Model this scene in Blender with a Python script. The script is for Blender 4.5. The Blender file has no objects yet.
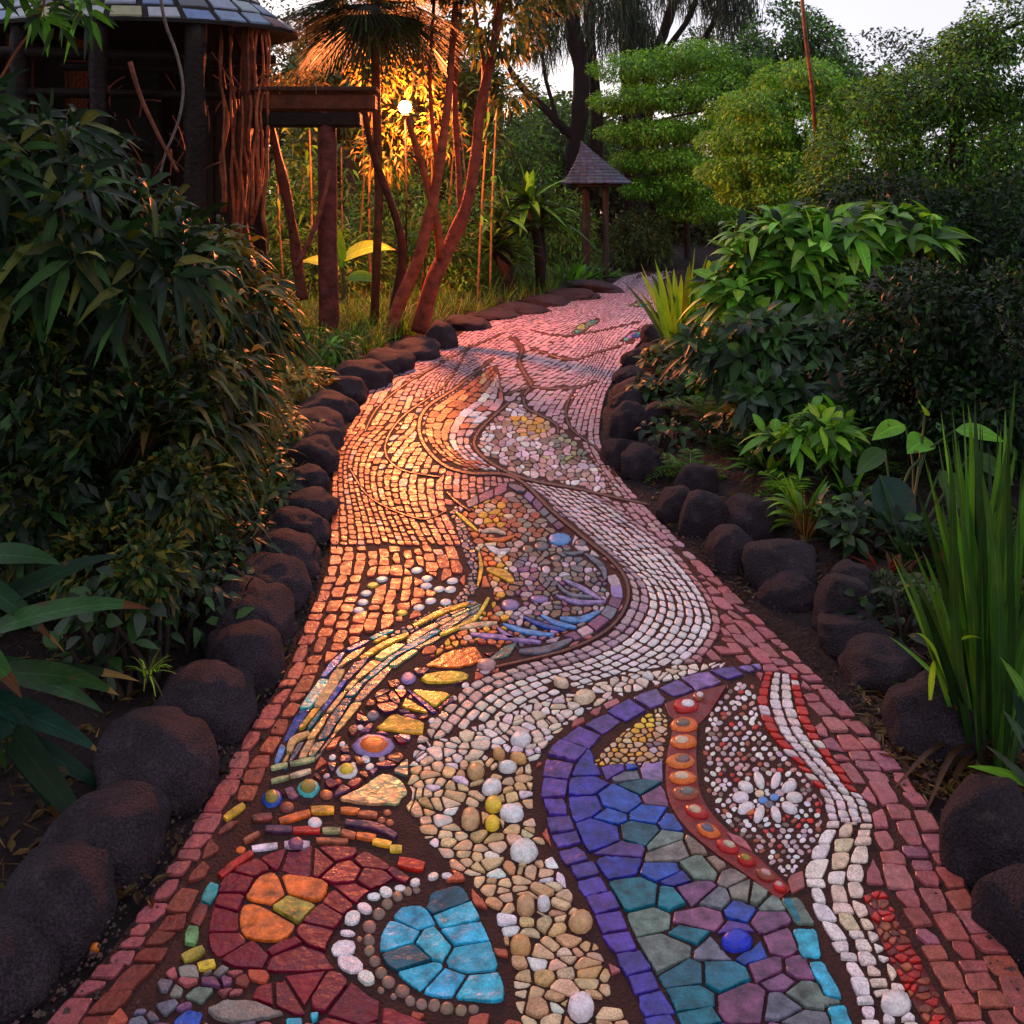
import bpy, bmesh, math, random
import numpy as np
from mathutils import Vector, noise, kdtree

# ------------------------------------------------------------------ camera, world, sun, exposure
SC = bpy.context.scene
COL = SC.collection
F, HZ, EYE = 950.0, 200.0, 1.6          # focal length in px, horizon row, eye height
cam = bpy.data.cameras.new('camera'); cam_o = bpy.data.objects.new('camera', cam); COL.objects.link(cam_o)
cam_o.location = (0, 0, EYE); cam_o.rotation_euler = (math.pi/2, 0, 0)
cam.sensor_width = 36; cam.lens = 36*F/1024; cam.shift_y = -(512-HZ)/1024
cam.clip_start = .05; cam.clip_end = 2000
SC.camera = cam_o

SUN_EL, SUN_AZ = math.radians(15), math.radians(-14)     # azimuth from +Y (view direction), negative = left
W = bpy.data.worlds.new('World'); SC.world = W; W.use_nodes = True
nt = W.node_tree; nd = nt.nodes; lk = nt.links
bg = nd['Background']
sky = nd.new('ShaderNodeTexSky'); sky.sky_type = 'NISHITA'; sky.sun_disc = False
sky.sun_elevation = SUN_EL; sky.sun_rotation = SUN_AZ; sky.air_density = 1.0; sky.dust_density = 1.5; sky.ozone_density = 2.0
# thin bright cloud deck over the sky
tc = nd.new('ShaderNodeTexCoord'); mp = nd.new('ShaderNodeMapping'); mp.inputs['Scale'].default_value = (1, 1, 2.6)
nz = nd.new('ShaderNodeTexNoise'); nz.inputs['Scale'].default_value = 2.2; nz.inputs['Detail'].default_value = 6
rp = nd.new('ShaderNodeValToRGB'); rp.color_ramp.elements[0].position = .34; rp.color_ramp.elements[1].position = .62
rp.color_ramp.elements[0].color = (.72, .72, .72, 1); rp.color_ramp.elements[1].color = (.95, .95, .95, 1)
mx = nd.new('ShaderNodeMix'); mx.data_type = 'RGBA'; mx.inputs['B'].default_value = (5.9, 5.7, 6.7, 1)
lk.new(tc.outputs['Generated'], mp.inputs['Vector']); lk.new(mp.outputs[0], nz.inputs['Vector'])
lk.new(nz.outputs[0], rp.inputs[0]); lk.new(rp.outputs[0], mx.inputs['Factor'])
lk.new(sky.outputs[0], mx.inputs['A']); lk.new(mx.outputs['Result'], bg.inputs['Color'])
bg.inputs['Strength'].default_value = .15

sun = bpy.data.lights.new('sun', 'SUN'); sun.energy = 1.6; sun.angle = math.radians(12); sun.color = (1, .5, .26)
sun_o = bpy.data.objects.new('sun', sun); COL.objects.link(sun_o)
sd = Vector((math.sin(SUN_AZ)*math.cos(SUN_EL), math.cos(SUN_AZ)*math.cos(SUN_EL), math.sin(SUN_EL)))
sun_o.rotation_euler = (-sd).to_track_quat('-Z', 'Y').to_euler(); sun_o.location = (-6, 30, 12)

SC.view_settings.view_transform = 'Standard'; SC.view_settings.look = 'None'
SC.view_settings.exposure = 0.15; SC.view_settings.gamma = 1
LAMP_POWER = 1450
HAZE = 0.0002
cy = SC.cycles
cy.max_bounces = 6; cy.diffuse_bounces = 3; cy.glossy_bounces = 3; cy.transmission_bounces = 3; cy.volume_bounces = 0
cy.sample_clamp_indirect = 4; cy.caustics_reflective = False; cy.caustics_refractive = False
cy.use_denoising = True

# ------------------------------------------------------------------ helpers
rng = np.random.default_rng(7); random.seed(7)
def at(x, y, D):
    return Vector(((x-512)*D/F, D, EYE-(y-HZ)*D/F))
def gp(x, y, z=0.0):
    D = (EYE-z)*F/(y-HZ)
    return ((x-512)*D/F, D)
def s2l(c):
    return tuple(((v/255)/12.92 if v/255 <= .04045 else ((v/255+.055)/1.055)**2.4) for v in c)
def catmull(pts, n=8, closed=False):
    P = [np.array(p, float) for p in pts]; out = []
    m = len(P); rngk = range(m) if closed else range(m-1)
    for i in rngk:
        if closed: a, b, c, d = P[(i-1) % m], P[i], P[(i+1) % m], P[(i+2) % m]
        else: a, b, c, d = P[max(i-1, 0)], P[i], P[i+1], P[min(i+2, m-1)]
        for k in range(n):
            t = k/n
            out.append(.5*((2*b)+(-a+c)*t+(2*a-5*b+4*c-d)*t*t+(-a+3*b-3*c+d)*t**3))
    if not closed: out.append(P[-1])
    return np.array(out)

class MB:
    def __init__(s): s.v, s.f, s.c, s.m, s.sm = [], [], [], [], []
    def add(s, verts, faces, col=(1, 1, 1), mat=0, smooth=False):
        o = len(s.v); s.v.extend(verts)
        for f in faces:
            s.f.append([o+i for i in f]); s.c.append(col); s.m.append(mat); s.sm.append(smooth)
    def build(s, name, mats, parent=None, loc=(0, 0, 0)):
        me = bpy.data.meshes.new(name)
        L = Vector(loc)
        me.from_pydata([(p[0]-L[0], p[1]-L[1], p[2]-L[2]) for p in s.v], [], s.f)
        for m in (mats if isinstance(mats, (list, tuple)) else [mats]): me.materials.append(m)
        me.polygons.foreach_set('material_index', s.m); me.polygons.foreach_set('use_smooth', s.sm)
        a = me.attributes.new('Col', 'FLOAT_COLOR', 'FACE')
        a.data.foreach_set('color', np.array([(c[0], c[1], c[2], 1) for c in s.c], np.float32).ravel())
        o = bpy.data.objects.new(name, me); COL.objects.link(o); o.location = loc
        if parent:
            o.parent = parent
            w = Vector((0, 0, 0)); q = parent
            while q: w += q.location; q = q.parent
            o.location = L-w
        return o
    def tube(s, pts, r0, r1=None, sides=7, col=(1, 1, 1), mat=0, wob=0.0):
        pts = [Vector(p) for p in pts]; n = len(pts); r1 = r0 if r1 is None else r1
        vs = []; ref = Vector((.31, .87, .11)).normalized()
        for i, p in enumerate(pts):
            d = (pts[min(i+1, n-1)]-pts[max(i-1, 0)]).normalized()
            a = d.cross(ref).normalized() if abs(d.dot(ref)) < .95 else d.cross(Vector((1, 0, 0))).normalized()
            b = d.cross(a); r = r0+(r1-r0)*i/(n-1)
            for k in range(sides):
                th = 2*math.pi*k/sides
                rr = r*(1+wob*noise.noise(Vector((p.x*3+math.cos(th), p.y*3+math.sin(th), p.z*2.5))))
                vs.append(p+(a*math.cos(th)+b*math.sin(th))*rr)
        fs = [(i*sides+k, i*sides+(k+1) % sides, (i+1)*sides+(k+1) % sides, (i+1)*sides+k) for i in range(n-1) for k in range(sides)]
        fs.append(tuple(range(sides))[::-1]); fs.append(tuple((n-1)*sides+k for k in range(sides)))
        s.add(vs, fs, col, mat, True)
    def box(s, c, size, rz=0, col=(1, 1, 1), mat=0, bev=.012, tilt=0):
        x, y, z = [q/2 for q in size]; b = min(bev, x*.4, y*.4, z*.4)
        vs = []
        for sx, sy, sz in [(x, y-b, z-b), (x-b, y, z-b), (x-b, y-b, z)]:
            for i in (-1, 1):
                for j in (-1, 1):
                    for k in (-1, 1): vs.append((sx*i, sy*j, sz*k))
        bm = bmesh.new(); bv = [bm.verts.new(v) for v in vs]
        r = bmesh.ops.convex_hull(bm, input=bv)
        bm.verts.index_update(); cs, sn = math.cos(rz), math.sin(rz); ct, st = math.cos(tilt), math.sin(tilt)
        out = []
        for v in bm.verts:
            X, Y, Z = v.co; X, Z = X*ct+Z*st, -X*st+Z*ct
            out.append((c[0]+X*cs-Y*sn, c[1]+X*sn+Y*cs, c[2]+Z))
        s.add(out, [[v.index for v in f.verts] for f in bm.faces], col, mat); bm.free()

def tag(o, label=None, cat=None, group=None, kind=None):
    if label: o['label'] = label
    if cat: o['category'] = cat
    if group: o['group'] = group
    if kind: o['kind'] = kind
    return o
def empty(name, loc, label, cat, group=None):
    o = bpy.data.objects.new(name, None); COL.objects.link(o); o.location = loc; o.empty_display_size = .1
    return tag(o, label, cat, group)

# ------------------------------------------------------------------ materials
def mat(name, rough=.6, base=None, var=.25, nscale=30, bump=.0, bscale=60, spec=.5, attr=True, transl=0, coat=0, detail=4, speck=0, sscale=220, rvar=0, leafy=False, lichen=0):
    m = bpy.data.materials.new(name); m.use_nodes = True; t = m.node_tree; N = t.nodes; Lk = t.links
    P = N['Principled BSDF']; P.inputs['Roughness'].default_value = rough; P.inputs['Specular IOR Level'].default_value = spec
    P.inputs['Coat Weight'].default_value = coat; P.inputs['Coat Roughness'].default_value = .12
    tc = N.new('ShaderNodeTexCoord'); nz = N.new('ShaderNodeTexNoise'); nz.inputs['Scale'].default_value = nscale; nz.inputs['Detail'].default_value = detail
    Lk.new(tc.outputs['Object'], nz.inputs['Vector'])
    mr = N.new('ShaderNodeMapRange'); mr.inputs['From Min'].default_value = .25; mr.inputs['From Max'].default_value = .75
    mr.inputs['To Min'].default_value = 1-var; mr.inputs['To Max'].default_value = 1+var; Lk.new(nz.outputs[0], mr.inputs['Value'])
    mul = N.new('ShaderNodeVectorMath'); mul.operation = 'SCALE'; Lk.new(mr.outputs[0], mul.inputs['Scale'])
    if attr:
        a = N.new('ShaderNodeAttribute'); a.attribute_name = 'Col'; Lk.new(a.outputs['Color'], mul.inputs[0])
    else: mul.inputs[0].default_value = base
    Lk.new(mul.outputs[0], P.inputs['Base Color'])
    if speck:
        n3 = N.new('ShaderNodeTexNoise'); n3.inputs['Scale'].default_value = sscale; n3.inputs['Detail'].default_value = 2; Lk.new(tc.outputs['Object'], n3.inputs['Vector'])
        m3 = N.new('ShaderNodeMapRange'); m3.inputs['From Min'].default_value = .38; m3.inputs['From Max'].default_value = .66; m3.inputs['To Min'].default_value = 1-speck; m3.inputs['To Max'].default_value = 1+speck*1.6
        Lk.new(n3.outputs[0], m3.inputs['Value']); s3 = N.new('ShaderNodeVectorMath'); s3.operation = 'SCALE'; Lk.new(mul.outputs[0], s3.inputs[0]); Lk.new(m3.outputs[0], s3.inputs['Scale']); mul = s3; Lk.new(mul.outputs[0], P.inputs['Base Color'])
    if lichen:
        n5 = N.new('ShaderNodeTexNoise'); n5.inputs['Scale'].default_value = 15; n5.inputs['Detail'].default_value = 8; n5.inputs['Roughness'].default_value = .7; Lk.new(tc.outputs['Object'], n5.inputs['Vector'])
        m5 = N.new('ShaderNodeMapRange'); m5.inputs['From Min'].default_value = .58; m5.inputs['From Max'].default_value = .68; m5.inputs['To Max'].default_value = lichen; Lk.new(n5.outputs[0], m5.inputs['Value'])
        x5 = N.new('ShaderNodeMix'); x5.data_type = 'RGBA'; x5.inputs['B'].default_value = (.085, .075, .06, 1); Lk.new(m5.outputs[0], x5.inputs['Factor']); Lk.new(mul.outputs[0], x5.inputs['A']); Lk.new(x5.outputs['Result'], P.inputs['Base Color'])
    if rvar:
        n4 = N.new('ShaderNodeTexNoise'); n4.inputs['Scale'].default_value = 26; n4.inputs['Detail'].default_value = 5; Lk.new(tc.outputs['Object'], n4.inputs['Vector'])
        m4 = N.new('ShaderNodeMapRange'); m4.inputs['From Min'].default_value = .35; m4.inputs['From Max'].default_value = .65; m4.inputs['To Min'].default_value = max(.05, rough-rvar); m4.inputs['To Max'].default_value = rough+rvar
        Lk.new(n4.outputs[0], m4.inputs['Value']); Lk.new(m4.outputs[0], P.inputs['Roughness'])
    if leafy:   # midrib, side veins and browned blotches, from the leaf's own across/along coordinates
        la = N.new('ShaderNodeAttribute'); la.attribute_name = 'luv'; sx = N.new('ShaderNodeSeparateXYZ'); Lk.new(la.outputs['Vector'], sx.inputs[0])
        def M(op, a, b=None, c=None):
            q = N.new('ShaderNodeMath'); q.operation = op
            for i, v in enumerate((a, b, c)):
                if v is None: continue
                if isinstance(v, (int, float)): q.inputs[i].default_value = v
                else: Lk.new(v, q.inputs[i])
            return q.outputs[0]
        au = M('ABSOLUTE', sx.outputs[0]); rib = M('LESS_THAN', au, .07)
        vein = M('GREATER_THAN', M('SINE', M('MULTIPLY', M('SUBTRACT', sx.outputs[1], M('MULTIPLY', au, .16)), 75.0)), .8)
        k = M('ADD', M('MULTIPLY_ADD', rib, .55, 1.0), M('MULTIPLY', vein, .22)); sv = N.new('ShaderNodeVectorMath'); sv.operation = 'SCALE'; Lk.new(mul.outputs[0], sv.inputs[0]); Lk.new(k, sv.inputs['Scale'])
        nb = N.new('ShaderNodeTexNoise'); nb.inputs['Scale'].default_value = 17; nb.inputs['Detail'].default_value = 6; Lk.new(tc.outputs['Object'], nb.inputs['Vector'])
        bl = M('MULTIPLY', M('GREATER_THAN', M('MULTIPLY_ADD', au, .06, nb.outputs[0]), .71), .75)
        bm_ = N.new('ShaderNodeMix'); bm_.data_type = 'RGBA'; bm_.inputs['B'].default_value = (.075, .04, .015, 1); Lk.new(bl, bm_.inputs['Factor']); Lk.new(sv.outputs[0], bm_.inputs['A']); Lk.new(bm_.outputs['Result'], P.inputs['Base Color'])
        cv = N.new('ShaderNodeVectorMath'); cv.operation = 'ADD'; Lk.new(bm_.outputs['Result'], cv.inputs[0]); mul = cv
        bu = N.new('ShaderNodeBump'); bu.inputs['Strength'].default_value = .35; bu.inputs['Distance'].default_value = .003; Lk.new(M('SUBTRACT', 1.0, M('ADD', rib, vein)), bu.inputs['Height']); Lk.new(bu.outputs[0], P.inputs['Normal'])
    if bump:
        n2 = N.new('ShaderNodeTexNoise'); n2.inputs['Scale'].default_value = bscale; n2.inputs['Detail'].default_value = 5; Lk.new(tc.outputs['Object'], n2.inputs['Vector'])
        b = N.new('ShaderNodeBump'); b.inputs['Strength'].default_value = bump; b.inputs['Distance'].default_value = .02
        Lk.new(n2.outputs[0], b.inputs['Height']); Lk.new(b.outputs[0], P.inputs['Normal'])
    if transl:
        tr = N.new('ShaderNodeBsdfTranslucent'); tint = N.new('ShaderNodeVectorMath'); tint.operation = 'MULTIPLY'; tint.inputs[1].default_value = (1.5, 1.35, .6)
        Lk.new(mul.outputs[0], tint.inputs[0]); Lk.new(tint.outputs[0], tr.inputs['Color'])
        ms = N.new('ShaderNodeMixShader'); ms.inputs[0].default_value = transl
        Lk.new(P.outputs[0], ms.inputs[1]); Lk.new(tr.outputs[0], ms.inputs[2]); Lk.new(ms.outputs[0], N['Material Output'].inputs['Surface'])
    return m
M_tile = mat('fired_tile', .37, var=.3, nscale=48, bump=.16, bscale=70, spec=.32, speck=.2, sscale=260, rvar=.17, detail=7)
M_glass = mat('glass_tile', .24, var=.72, nscale=30, bump=.2, bscale=40, spec=.34, coat=.0, speck=.14, sscale=180, rvar=.12, detail=8)
M_pebble = mat('polished_pebble', .36, var=.24, nscale=52, bump=.1, bscale=60, coat=.04, spec=.36, speck=.12, sscale=200, rvar=.14, detail=7)
M_grout = mat('grout', .75, base=s2l((64, 36, 34)), var=.45, nscale=14, bump=.7, bscale=120, attr=False, spec=.25)
M_soil = mat('soil', .85, base=s2l((40, 30, 31)), var=.6, nscale=5, bump=1, bscale=40, attr=False, spec=.2)
M_rock = mat('lava_rock', .75, base=s2l((48, 36, 45)), var=.55, nscale=9, bump=1.0, bscale=150, attr=False, spec=.3, speck=.55, sscale=170, detail=6, lichen=.55)
M_leaf = mat('leaf', .42, var=.22, nscale=9, transl=.38, spec=.3)
M_broad = mat('broad_leaf', .4, var=.25, nscale=10, transl=.3, spec=.32, leafy=True)
M_gloss = mat('glossy_leaf', .42, var=.35, nscale=12, transl=.2, spec=.16, leafy=True)
M_bark = mat('bark', .8, var=.5, nscale=14, bump=.8, bscale=30, spec=.2)
M_frond = mat('palm_frond', .6, var=.25, nscale=10, transl=.03, spec=.1)
M_red = mat('red_bark', .62, var=.65, nscale=9, bump=1.0, bscale=22, spec=.2)
M_wood = mat('old_timber', .7, var=.5, nscale=16, bump=.6, bscale=40, spec=.2)
M_shingle = mat('shingle', .7, var=.35, nscale=20, bump=.4)
M_roof = mat('roof_tile', .3, var=.2, nscale=12)
# ------------------------------------------------------------------ the path outline (pairs left | right edge, pixels on the ground)
PAIRS = [((-30,1110),(1122,1110)),((45,1024),(1052,1024)),((99,966),(1019,970)),((146,902),(975,902)),((202,812),(932,812)),((240,745),(882,745)),
 ((281,681),(822,681)),((309,616),(756,616)),((327,567),(706,566)),((331,525),(660,522)),((332,483),(624,483)),((336,450),(603,450)),
 ((352,423),(600,425)),((378,381),(606,395)),((433,354),(618,372)),((472,327),(635,348)),((519,315),(652,328)),((558,305),(657,312)),
 ((589,296),(657,300)),((612,284),(656,287)),((625,276),(668,277)),((652,270),(692,271))]
EL = catmull([p[0] for p in PAIRS], 10); ER = catmull([p[1] for p in PAIRS], 10)
PATHPOLY = np.vstack([EL, ER[::-1]])
EDGE = np.array([gp(*p) for p in np.vstack([EL, ER])])
def pip(poly, X, Y):
    poly = np.asarray(poly, float); x0, y0 = poly[:, 0], poly[:, 1]; x1, y1 = np.roll(x0, -1), np.roll(y0, -1)
    ins = np.zeros(X.shape, bool)
    for a, b, c, d in zip(x0, y0, x1, y1):
        if b == d: continue
        k = ((b > Y) != (d > Y)) & (X < (c-a)*(Y-b)/(d-b)+a); ins ^= k
    return ins
GPATH = np.array([gp(*p) for p in PATHPOLY])
def ground_z(X, Y):
    X = np.atleast_1d(np.asarray(X, float)); Y = np.atleast_1d(np.asarray(Y, float))
    d = np.full(X.shape, 1e9)
    for e in EDGE[::2]: d = np.minimum(d, (X-e[0])**2+(Y-e[1])**2)
    d = np.sqrt(d); ins = pip(GPATH, X, Y)
    t = np.clip((d-.12)/1.3, 0, 1); t = t*t*(3-2*t)
    z = -.006+.13*t+.03*t*(np.sin(X*2.3+Y*1.1)*np.sin(Y*1.7-X)) + np.clip(d-2, 0, 20)*.012
    return np.where(ins, -.03, z)
def gz(x, y): return float(ground_z([x], [y])[0])
def rooted(px, py):
    """ground point seen at that pixel, with its real height"""
    z = 0.0
    for _ in range(4):
        x, y = gp(px, py, z); z = gz(x, y)
    return Vector((x, y, z))

def axis(lo, hi, step, far, g=1.35):
    a = list(np.arange(lo, hi+1e-6, step)); s = step
    while a[-1] < far: s *= g; a.append(a[-1]+s)
    s = step; b = [lo]
    while b[-1] > -far: s *= g; b.append(b[-1]-s)
    return np.array(b[1:][::-1]+a)
gx = axis(-5, 6, .11, 400); gy = axis(1, 22, .13, 600)
GX, GY = np.meshgrid(gx, gy); GZ = ground_z(GX.ravel(), GY.ravel()).reshape(GX.shape)
GZ = GZ+np.where(GZ > -.02, .012*np.sin(GX*31+GY*17)*np.sin(GY*23-GX*11), 0)
ny_, nx_ = GX.shape
g = MB(); g.add(list(zip(GX.ravel(), GY.ravel(), GZ.ravel())), [(j*nx_+i, j*nx_+i+1, (j+1)*nx_+i+1, (j+1)*nx_+i) for j in range(ny_-1) for i in range(nx_-1)], smooth=True)
tag(g.build('ground', M_soil), kind='structure')

bed = MB(); n = len(EL)
top = [(*gp(*p), 0.0) for p in EL]+[(*gp(*p), 0.0) for p in ER]
low = [(x, y, -.06) for x, y, z in top]
bed.add(top+low, [(i, n+i, n+i+1, i+1) for i in range(n-1)]+[(i, i+1, 2*n+i+1, 2*n+i) for i in range(n-1)]+[(n+i+1, n+i, 3*n+i, 3*n+i+1) for i in range(n-1)])
PATH = bed.build('path', M_grout); tag(PATH, kind='structure')

# ------------------------------------------------------------------ mosaic layout: regions on a lookup grid, then tiles
S = 2; OX, OY = -80, 262; GW, GH = (1230)*S, (860)*S
ID = np.zeros((GH, GW), np.int16)
def fill_id(poly, k):
    poly = np.asarray(poly, float)
    x0 = max(int((poly[:, 0].min()-OX)*S)-1, 0); x1 = min(int((poly[:, 0].max()-OX)*S)+2, GW)
    y0 = max(int((poly[:, 1].min()-OY)*S)-1, 0); y1 = min(int((poly[:, 1].max()-OY)*S)+2, GH)
    if x1 <= x0 or y1 <= y0: return
    X, Y = np.meshgrid(OX+np.arange(x0, x1)/S, OY+np.arange(y0, y1)/S)
    ID[y0:y1, x0:x1][pip(poly, X, Y)] = k
def gid(x, y):
    i, j = int((x-OX)*S+.5), int((y-OY)*S+.5)
    return ID[j, i] if 0 <= i < GW and 0 <= j < GH else 0
K = 1.6
def square_up(A, B):
    '''pair every point of A with the nearest point of B on the ground'''
    GA = np.array([gp(*p) for p in A]); GB = np.array([gp(*p) for p in B]); out = []; last = 0
    for a in GA:
        d = np.hypot(*(GB-a).T); j = max(last, int(np.argmin(d))); j = min(j, last+4); last = j; out.append(B[j])
    out = np.array(out, float); out[-1] = B[-1]
    return out
def gapw(y): return .0046*(y-200)+.08
PARTS = {}
def part(name): return PARTS.setdefault(name, MB())
MI = {'tile': 0, 'glass': 1, 'pebble': 2}
def jit(c, a=.12):
    k = 1+random.uniform(-a, a)*1.6
    return tuple(max(0, min(.9, v*k*(1+random.uniform(-a, a)))) for v in c)
def area(p):
    x, y = p[:, 0], p[:, 1]; return .5*float(np.dot(x, np.roll(y, -1))-np.dot(y, np.roll(x, -1)))
def halfclip(P, nx, ny, c):
    out = []; n = len(P)
    for i in range(n):
        a, b = P[i], P[(i+1) % n]; da = a[0]*nx+a[1]*ny-c; db = b[0]*nx+b[1]*ny-c
        if da <= 0: out.append(a)
        if (da < 0 < db) or (db < 0 < da):
            t = da/(da-db); out.append((a[0]+(b[0]-a[0])*t, a[1]+(b[1]-a[1])*t))
    return out
def inset(P, g):
    q = [tuple(p) for p in P]; A = area(np.array(q)); sg = 1 if A > 0 else -1; src = list(q)
    for i in range(len(src)):
        a, b = src[i], src[(i+1) % len(src)]; dx, dy = b[0]-a[0], b[1]-a[1]; l = math.hypot(dx, dy)
        if l < 1e-6: continue
        nx, ny = dy/l*sg, -dx/l*sg
        q = halfclip(q, nx, ny, a[0]*nx+a[1]*ny-g)
        if len(q) < 3: return None
    return q
def chaikin(P, r=.25, it=1):
    for _ in range(it):
        o = []
        for i in range(len(P)):
            a, b = P[i], P[(i+1) % len(P)]
            o.append((a[0]+(b[0]-a[0])*r, a[1]+(b[1]-a[1])*r)); o.append((b[0]-(b[0]-a[0])*r, b[1]-(b[1]-a[1])*r))
        P = o
    return P
def emit(mb, poly, col, kind='tile', own=None, rnd=.2, it=1, z0=0.0, h=None, ctr=None):
    """one tile from a pixel polygon lying on the path"""
    P = np.array(poly, float)
    if own is not None:
        c = P.mean(0)
        if ctr is not None: c = np.array(ctr, float)
        if gid(*c) != own: return
        Q = []
        for p in P:
            d = p-c; L = max(abs(d[0]), abs(d[1])); n = max(3, int(L*1.5)); t = 1.0
            for k in range(1, n+1):
                q = c+d*(k/n)
                if gid(q[0], q[1]) != own: t = (k-1)/n*.97; break
            Q.append(c+d*t)
        P = np.array(Q)
    if abs(area(P)) < .12: return
    # drop near-duplicate corners
    keep = [p for i, p in enumerate(P) if np.abs(p-P[i-1]).max() > .12]
    if len(keep) < 3: return
    P = np.array(chaikin([tuple(p) for p in keep], rnd, it)) if rnd else np.array(keep)
    if kind != 'pebble' and rnd and abs(area(P)) > 60:        # hand-cut, slightly nibbled edges
        Q = []; sz_ = math.sqrt(abs(area(P)))
        for a, b in zip(P, np.roll(P, -1, 0)):
            k = max(1, min(5, int(np.hypot(*(b-a))/5)))
            for t in range(k):
                j_ = sz_*.022 if t else sz_*.006; Q.append(a+(b-a)*(t/k)+np.array([random.gauss(0, j_), random.gauss(0, j_*.8)]))
        P = np.array(Q)
    G = np.array([gp(x, y) for x, y in P])
    if area(G) < 0: G = G[::-1]
    c = G.mean(0); sz = math.sqrt(abs(area(G))); n = len(G)
    tx, ty = random.uniform(-.05, .05), random.uniform(-.05, .05)
    V = []
    if kind == 'pebble':
        hh = h or min(.13*sz, .010); rings = [(1, -.003), (.97, hh*.5), (.86, hh*.85), (.55, hh*.98)]
    else:
        hh = h or .006+random.uniform(-.002, .002); b = min(.002/max(sz*.5, 1e-4), .2); rings = [(1, -.003), (1-b*.2, hh*.8), (1-b, hh)]
    for s, z in rings:
        for p in G:
            q = c+(p-c)*s; zz = z+((q[0]-c[0])*tx+(q[1]-c[1])*ty if z > 0 else 0); V.append((q[0], q[1], max(zz, -.003)+z0))
    fs = []; m = len(rings)
    for r in range(m-1): fs += [(r*n+i, r*n+(i+1) % n, (r+1)*n+(i+1) % n, (r+1)*n+i) for i in range(n)]
    if kind == 'pebble':
        V.append((c[0], c[1], hh+z0)); fs += [((m-1)*n+i, (m-1)*n+(i+1) % n, m*n) for i in range(n)]
    else: fs.append(tuple((m-1)*n+i for i in range(n)))
    mb.add(V, fs, col, MI[kind], kind == 'pebble')
def lanes(mb, A, B, n, colf, kind='tile', own=1, ratio=(.8, 1.5), jt=.07, warp=None, rnd=.16, gapk=1.0):
    A, B = np.asarray(A), np.asarray(B); m = len(A); D = B-A
    T = np.linspace(0, 1, m)
    for i in range(n):
        s0, s1 = i/n, (i+1)/n
        w0 = np.full(m, s0); w1 = np.full(m, s1)
        if warp is not None: w0 = warp(w0, T); w1 = warp(w1, T)
        a = A+D*w0[:, None]; b = A+D*w1[:, None]; c = (a+b)/2
        seg = np.hypot(np.diff(c[:, 0]), np.diff(c[:, 1])*K); cum = np.concatenate([[0], np.cumsum(seg)])
        wd = np.hypot((b-a)[:, 0], (b-a)[:, 1]*K)
        u = -random.random()*10
        while u < cum[-1]:
            k = min(max(np.searchsorted(cum, max(u, 0)), 0), m-1)
            tu = T[k]
            l = max(wd[k]*random.uniform(*ratio), 3.0); u1 = u+l
            f = lambda arr, q: np.array([np.interp(q, cum, arr[:, 0]), np.interp(q, cum, arr[:, 1])])
            um = (max(u, 0)+min(u1, cum[-1]))/2
            q = [f(a, max(u, 0)), f(a, um), f(a, min(u1, cum[-1])), f(b, min(u1, cum[-1])), f(b, um), f(b, max(u, 0))]
            u = u1
            cy_ = np.mean([p[1] for p in q])
            jx = jt*min(l, wd[k])
            q = [(p[0]+random.uniform(-jx, jx), (p[1]+random.uniform(-jx, jx)/K)*K) for p in q]
            q = inset(q, gapw(cy_)*.5*gapk)
            if not q: continue
            emit(mb, [(p[0], p[1]/K) for p in q], colf(tu, (i+.5)/n, np.mean([p[0] for p in q]), cy_), kind(i) if callable(kind) else kind, own, rnd)
def voronoi(mb, seeds, own, colf, kind='tile', rnd=.07, gapk=1.0, reach=90, it=1):
    """seeds: (x, y) pixels, or (x, y, colour)"""
    if not seeds: return
    kd = kdtree.KDTree(len(seeds))
    for i, s in enumerate(seeds): kd.insert((s[0], s[1]*K, 0), i)
    kd.balance()
    for i, s in enumerate(seeds):
        if gid(s[0], s[1]) != own: continue
        x, y = s[0], s[1]*K; P = [(x-reach, y-reach), (x+reach, y-reach), (x+reach, y+reach), (x-reach, y+reach)]
        g = gapw(s[1])*.5*gapk*random.uniform(.75, 1.3)
        for co, j, d in kd.find_n((x, y, 0), 16):
            if j == i or d < 1e-6: continue
            nx, ny = (co[0]-x)/d, (co[1]-y)/d; an = ((i*7919+j*7919) % 101/101-.5)*.5; nx, ny = nx*math.cos(an)-ny*math.sin(an), nx*math.sin(an)+ny*math.cos(an)
            wq = ((i*131) % 17-(j*131) % 17)/17*.16; mx_, my_ = co[0]*(.5+wq)+x*(.5-wq), co[1]*(.5+wq)+y*(.5-wq); P = halfclip(P, nx, ny, mx_*nx+my_*ny-g)
            if len(P) < 3: break
        if len(P) < 3: continue
        # subdivide long edges so the pull-in follows region borders
        Q = []
        for a, b in zip(P, P[1:]+P[:1]):
            k = max(1, min(14, int(math.hypot(b[0]-a[0], b[1]-a[1])/9)))
            Q += [(a[0]+(b[0]-a[0])*t/k, a[1]+(b[1]-a[1])*t/k) for t in range(k)]
        c = s[2] if len(s) > 2 else colf(s[0], s[1])
        kk = kind(s[0], s[1]) if callable(kind) else kind
        emit(mb, [(p[0], p[1]/K) for p in Q], jit(c, .07), kk, own, rnd, it, ctr=(s[0], s[1]))
def scatter(poly, sp, jitter=.32, spf=None):
    """staggered jittered points (x,y) over a polygon; spacing sp px"""
    poly = np.asarray(poly, float); out = []
    x0, y0 = poly.min(0)-sp; x1, y1 = poly.max(0)+sp; y = y0; r = 0
    while y < y1:
        s = spf(y) if spf else sp; x = x0+(s/2 if r % 2 else 0)
        while x < x1:
            out.append((x+random.uniform(-jitter, jitter)*s, y+random.uniform(-jitter, jitter)*s*.87/K)); x += s
        y += s*.87/K; r += 1
    return out
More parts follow.
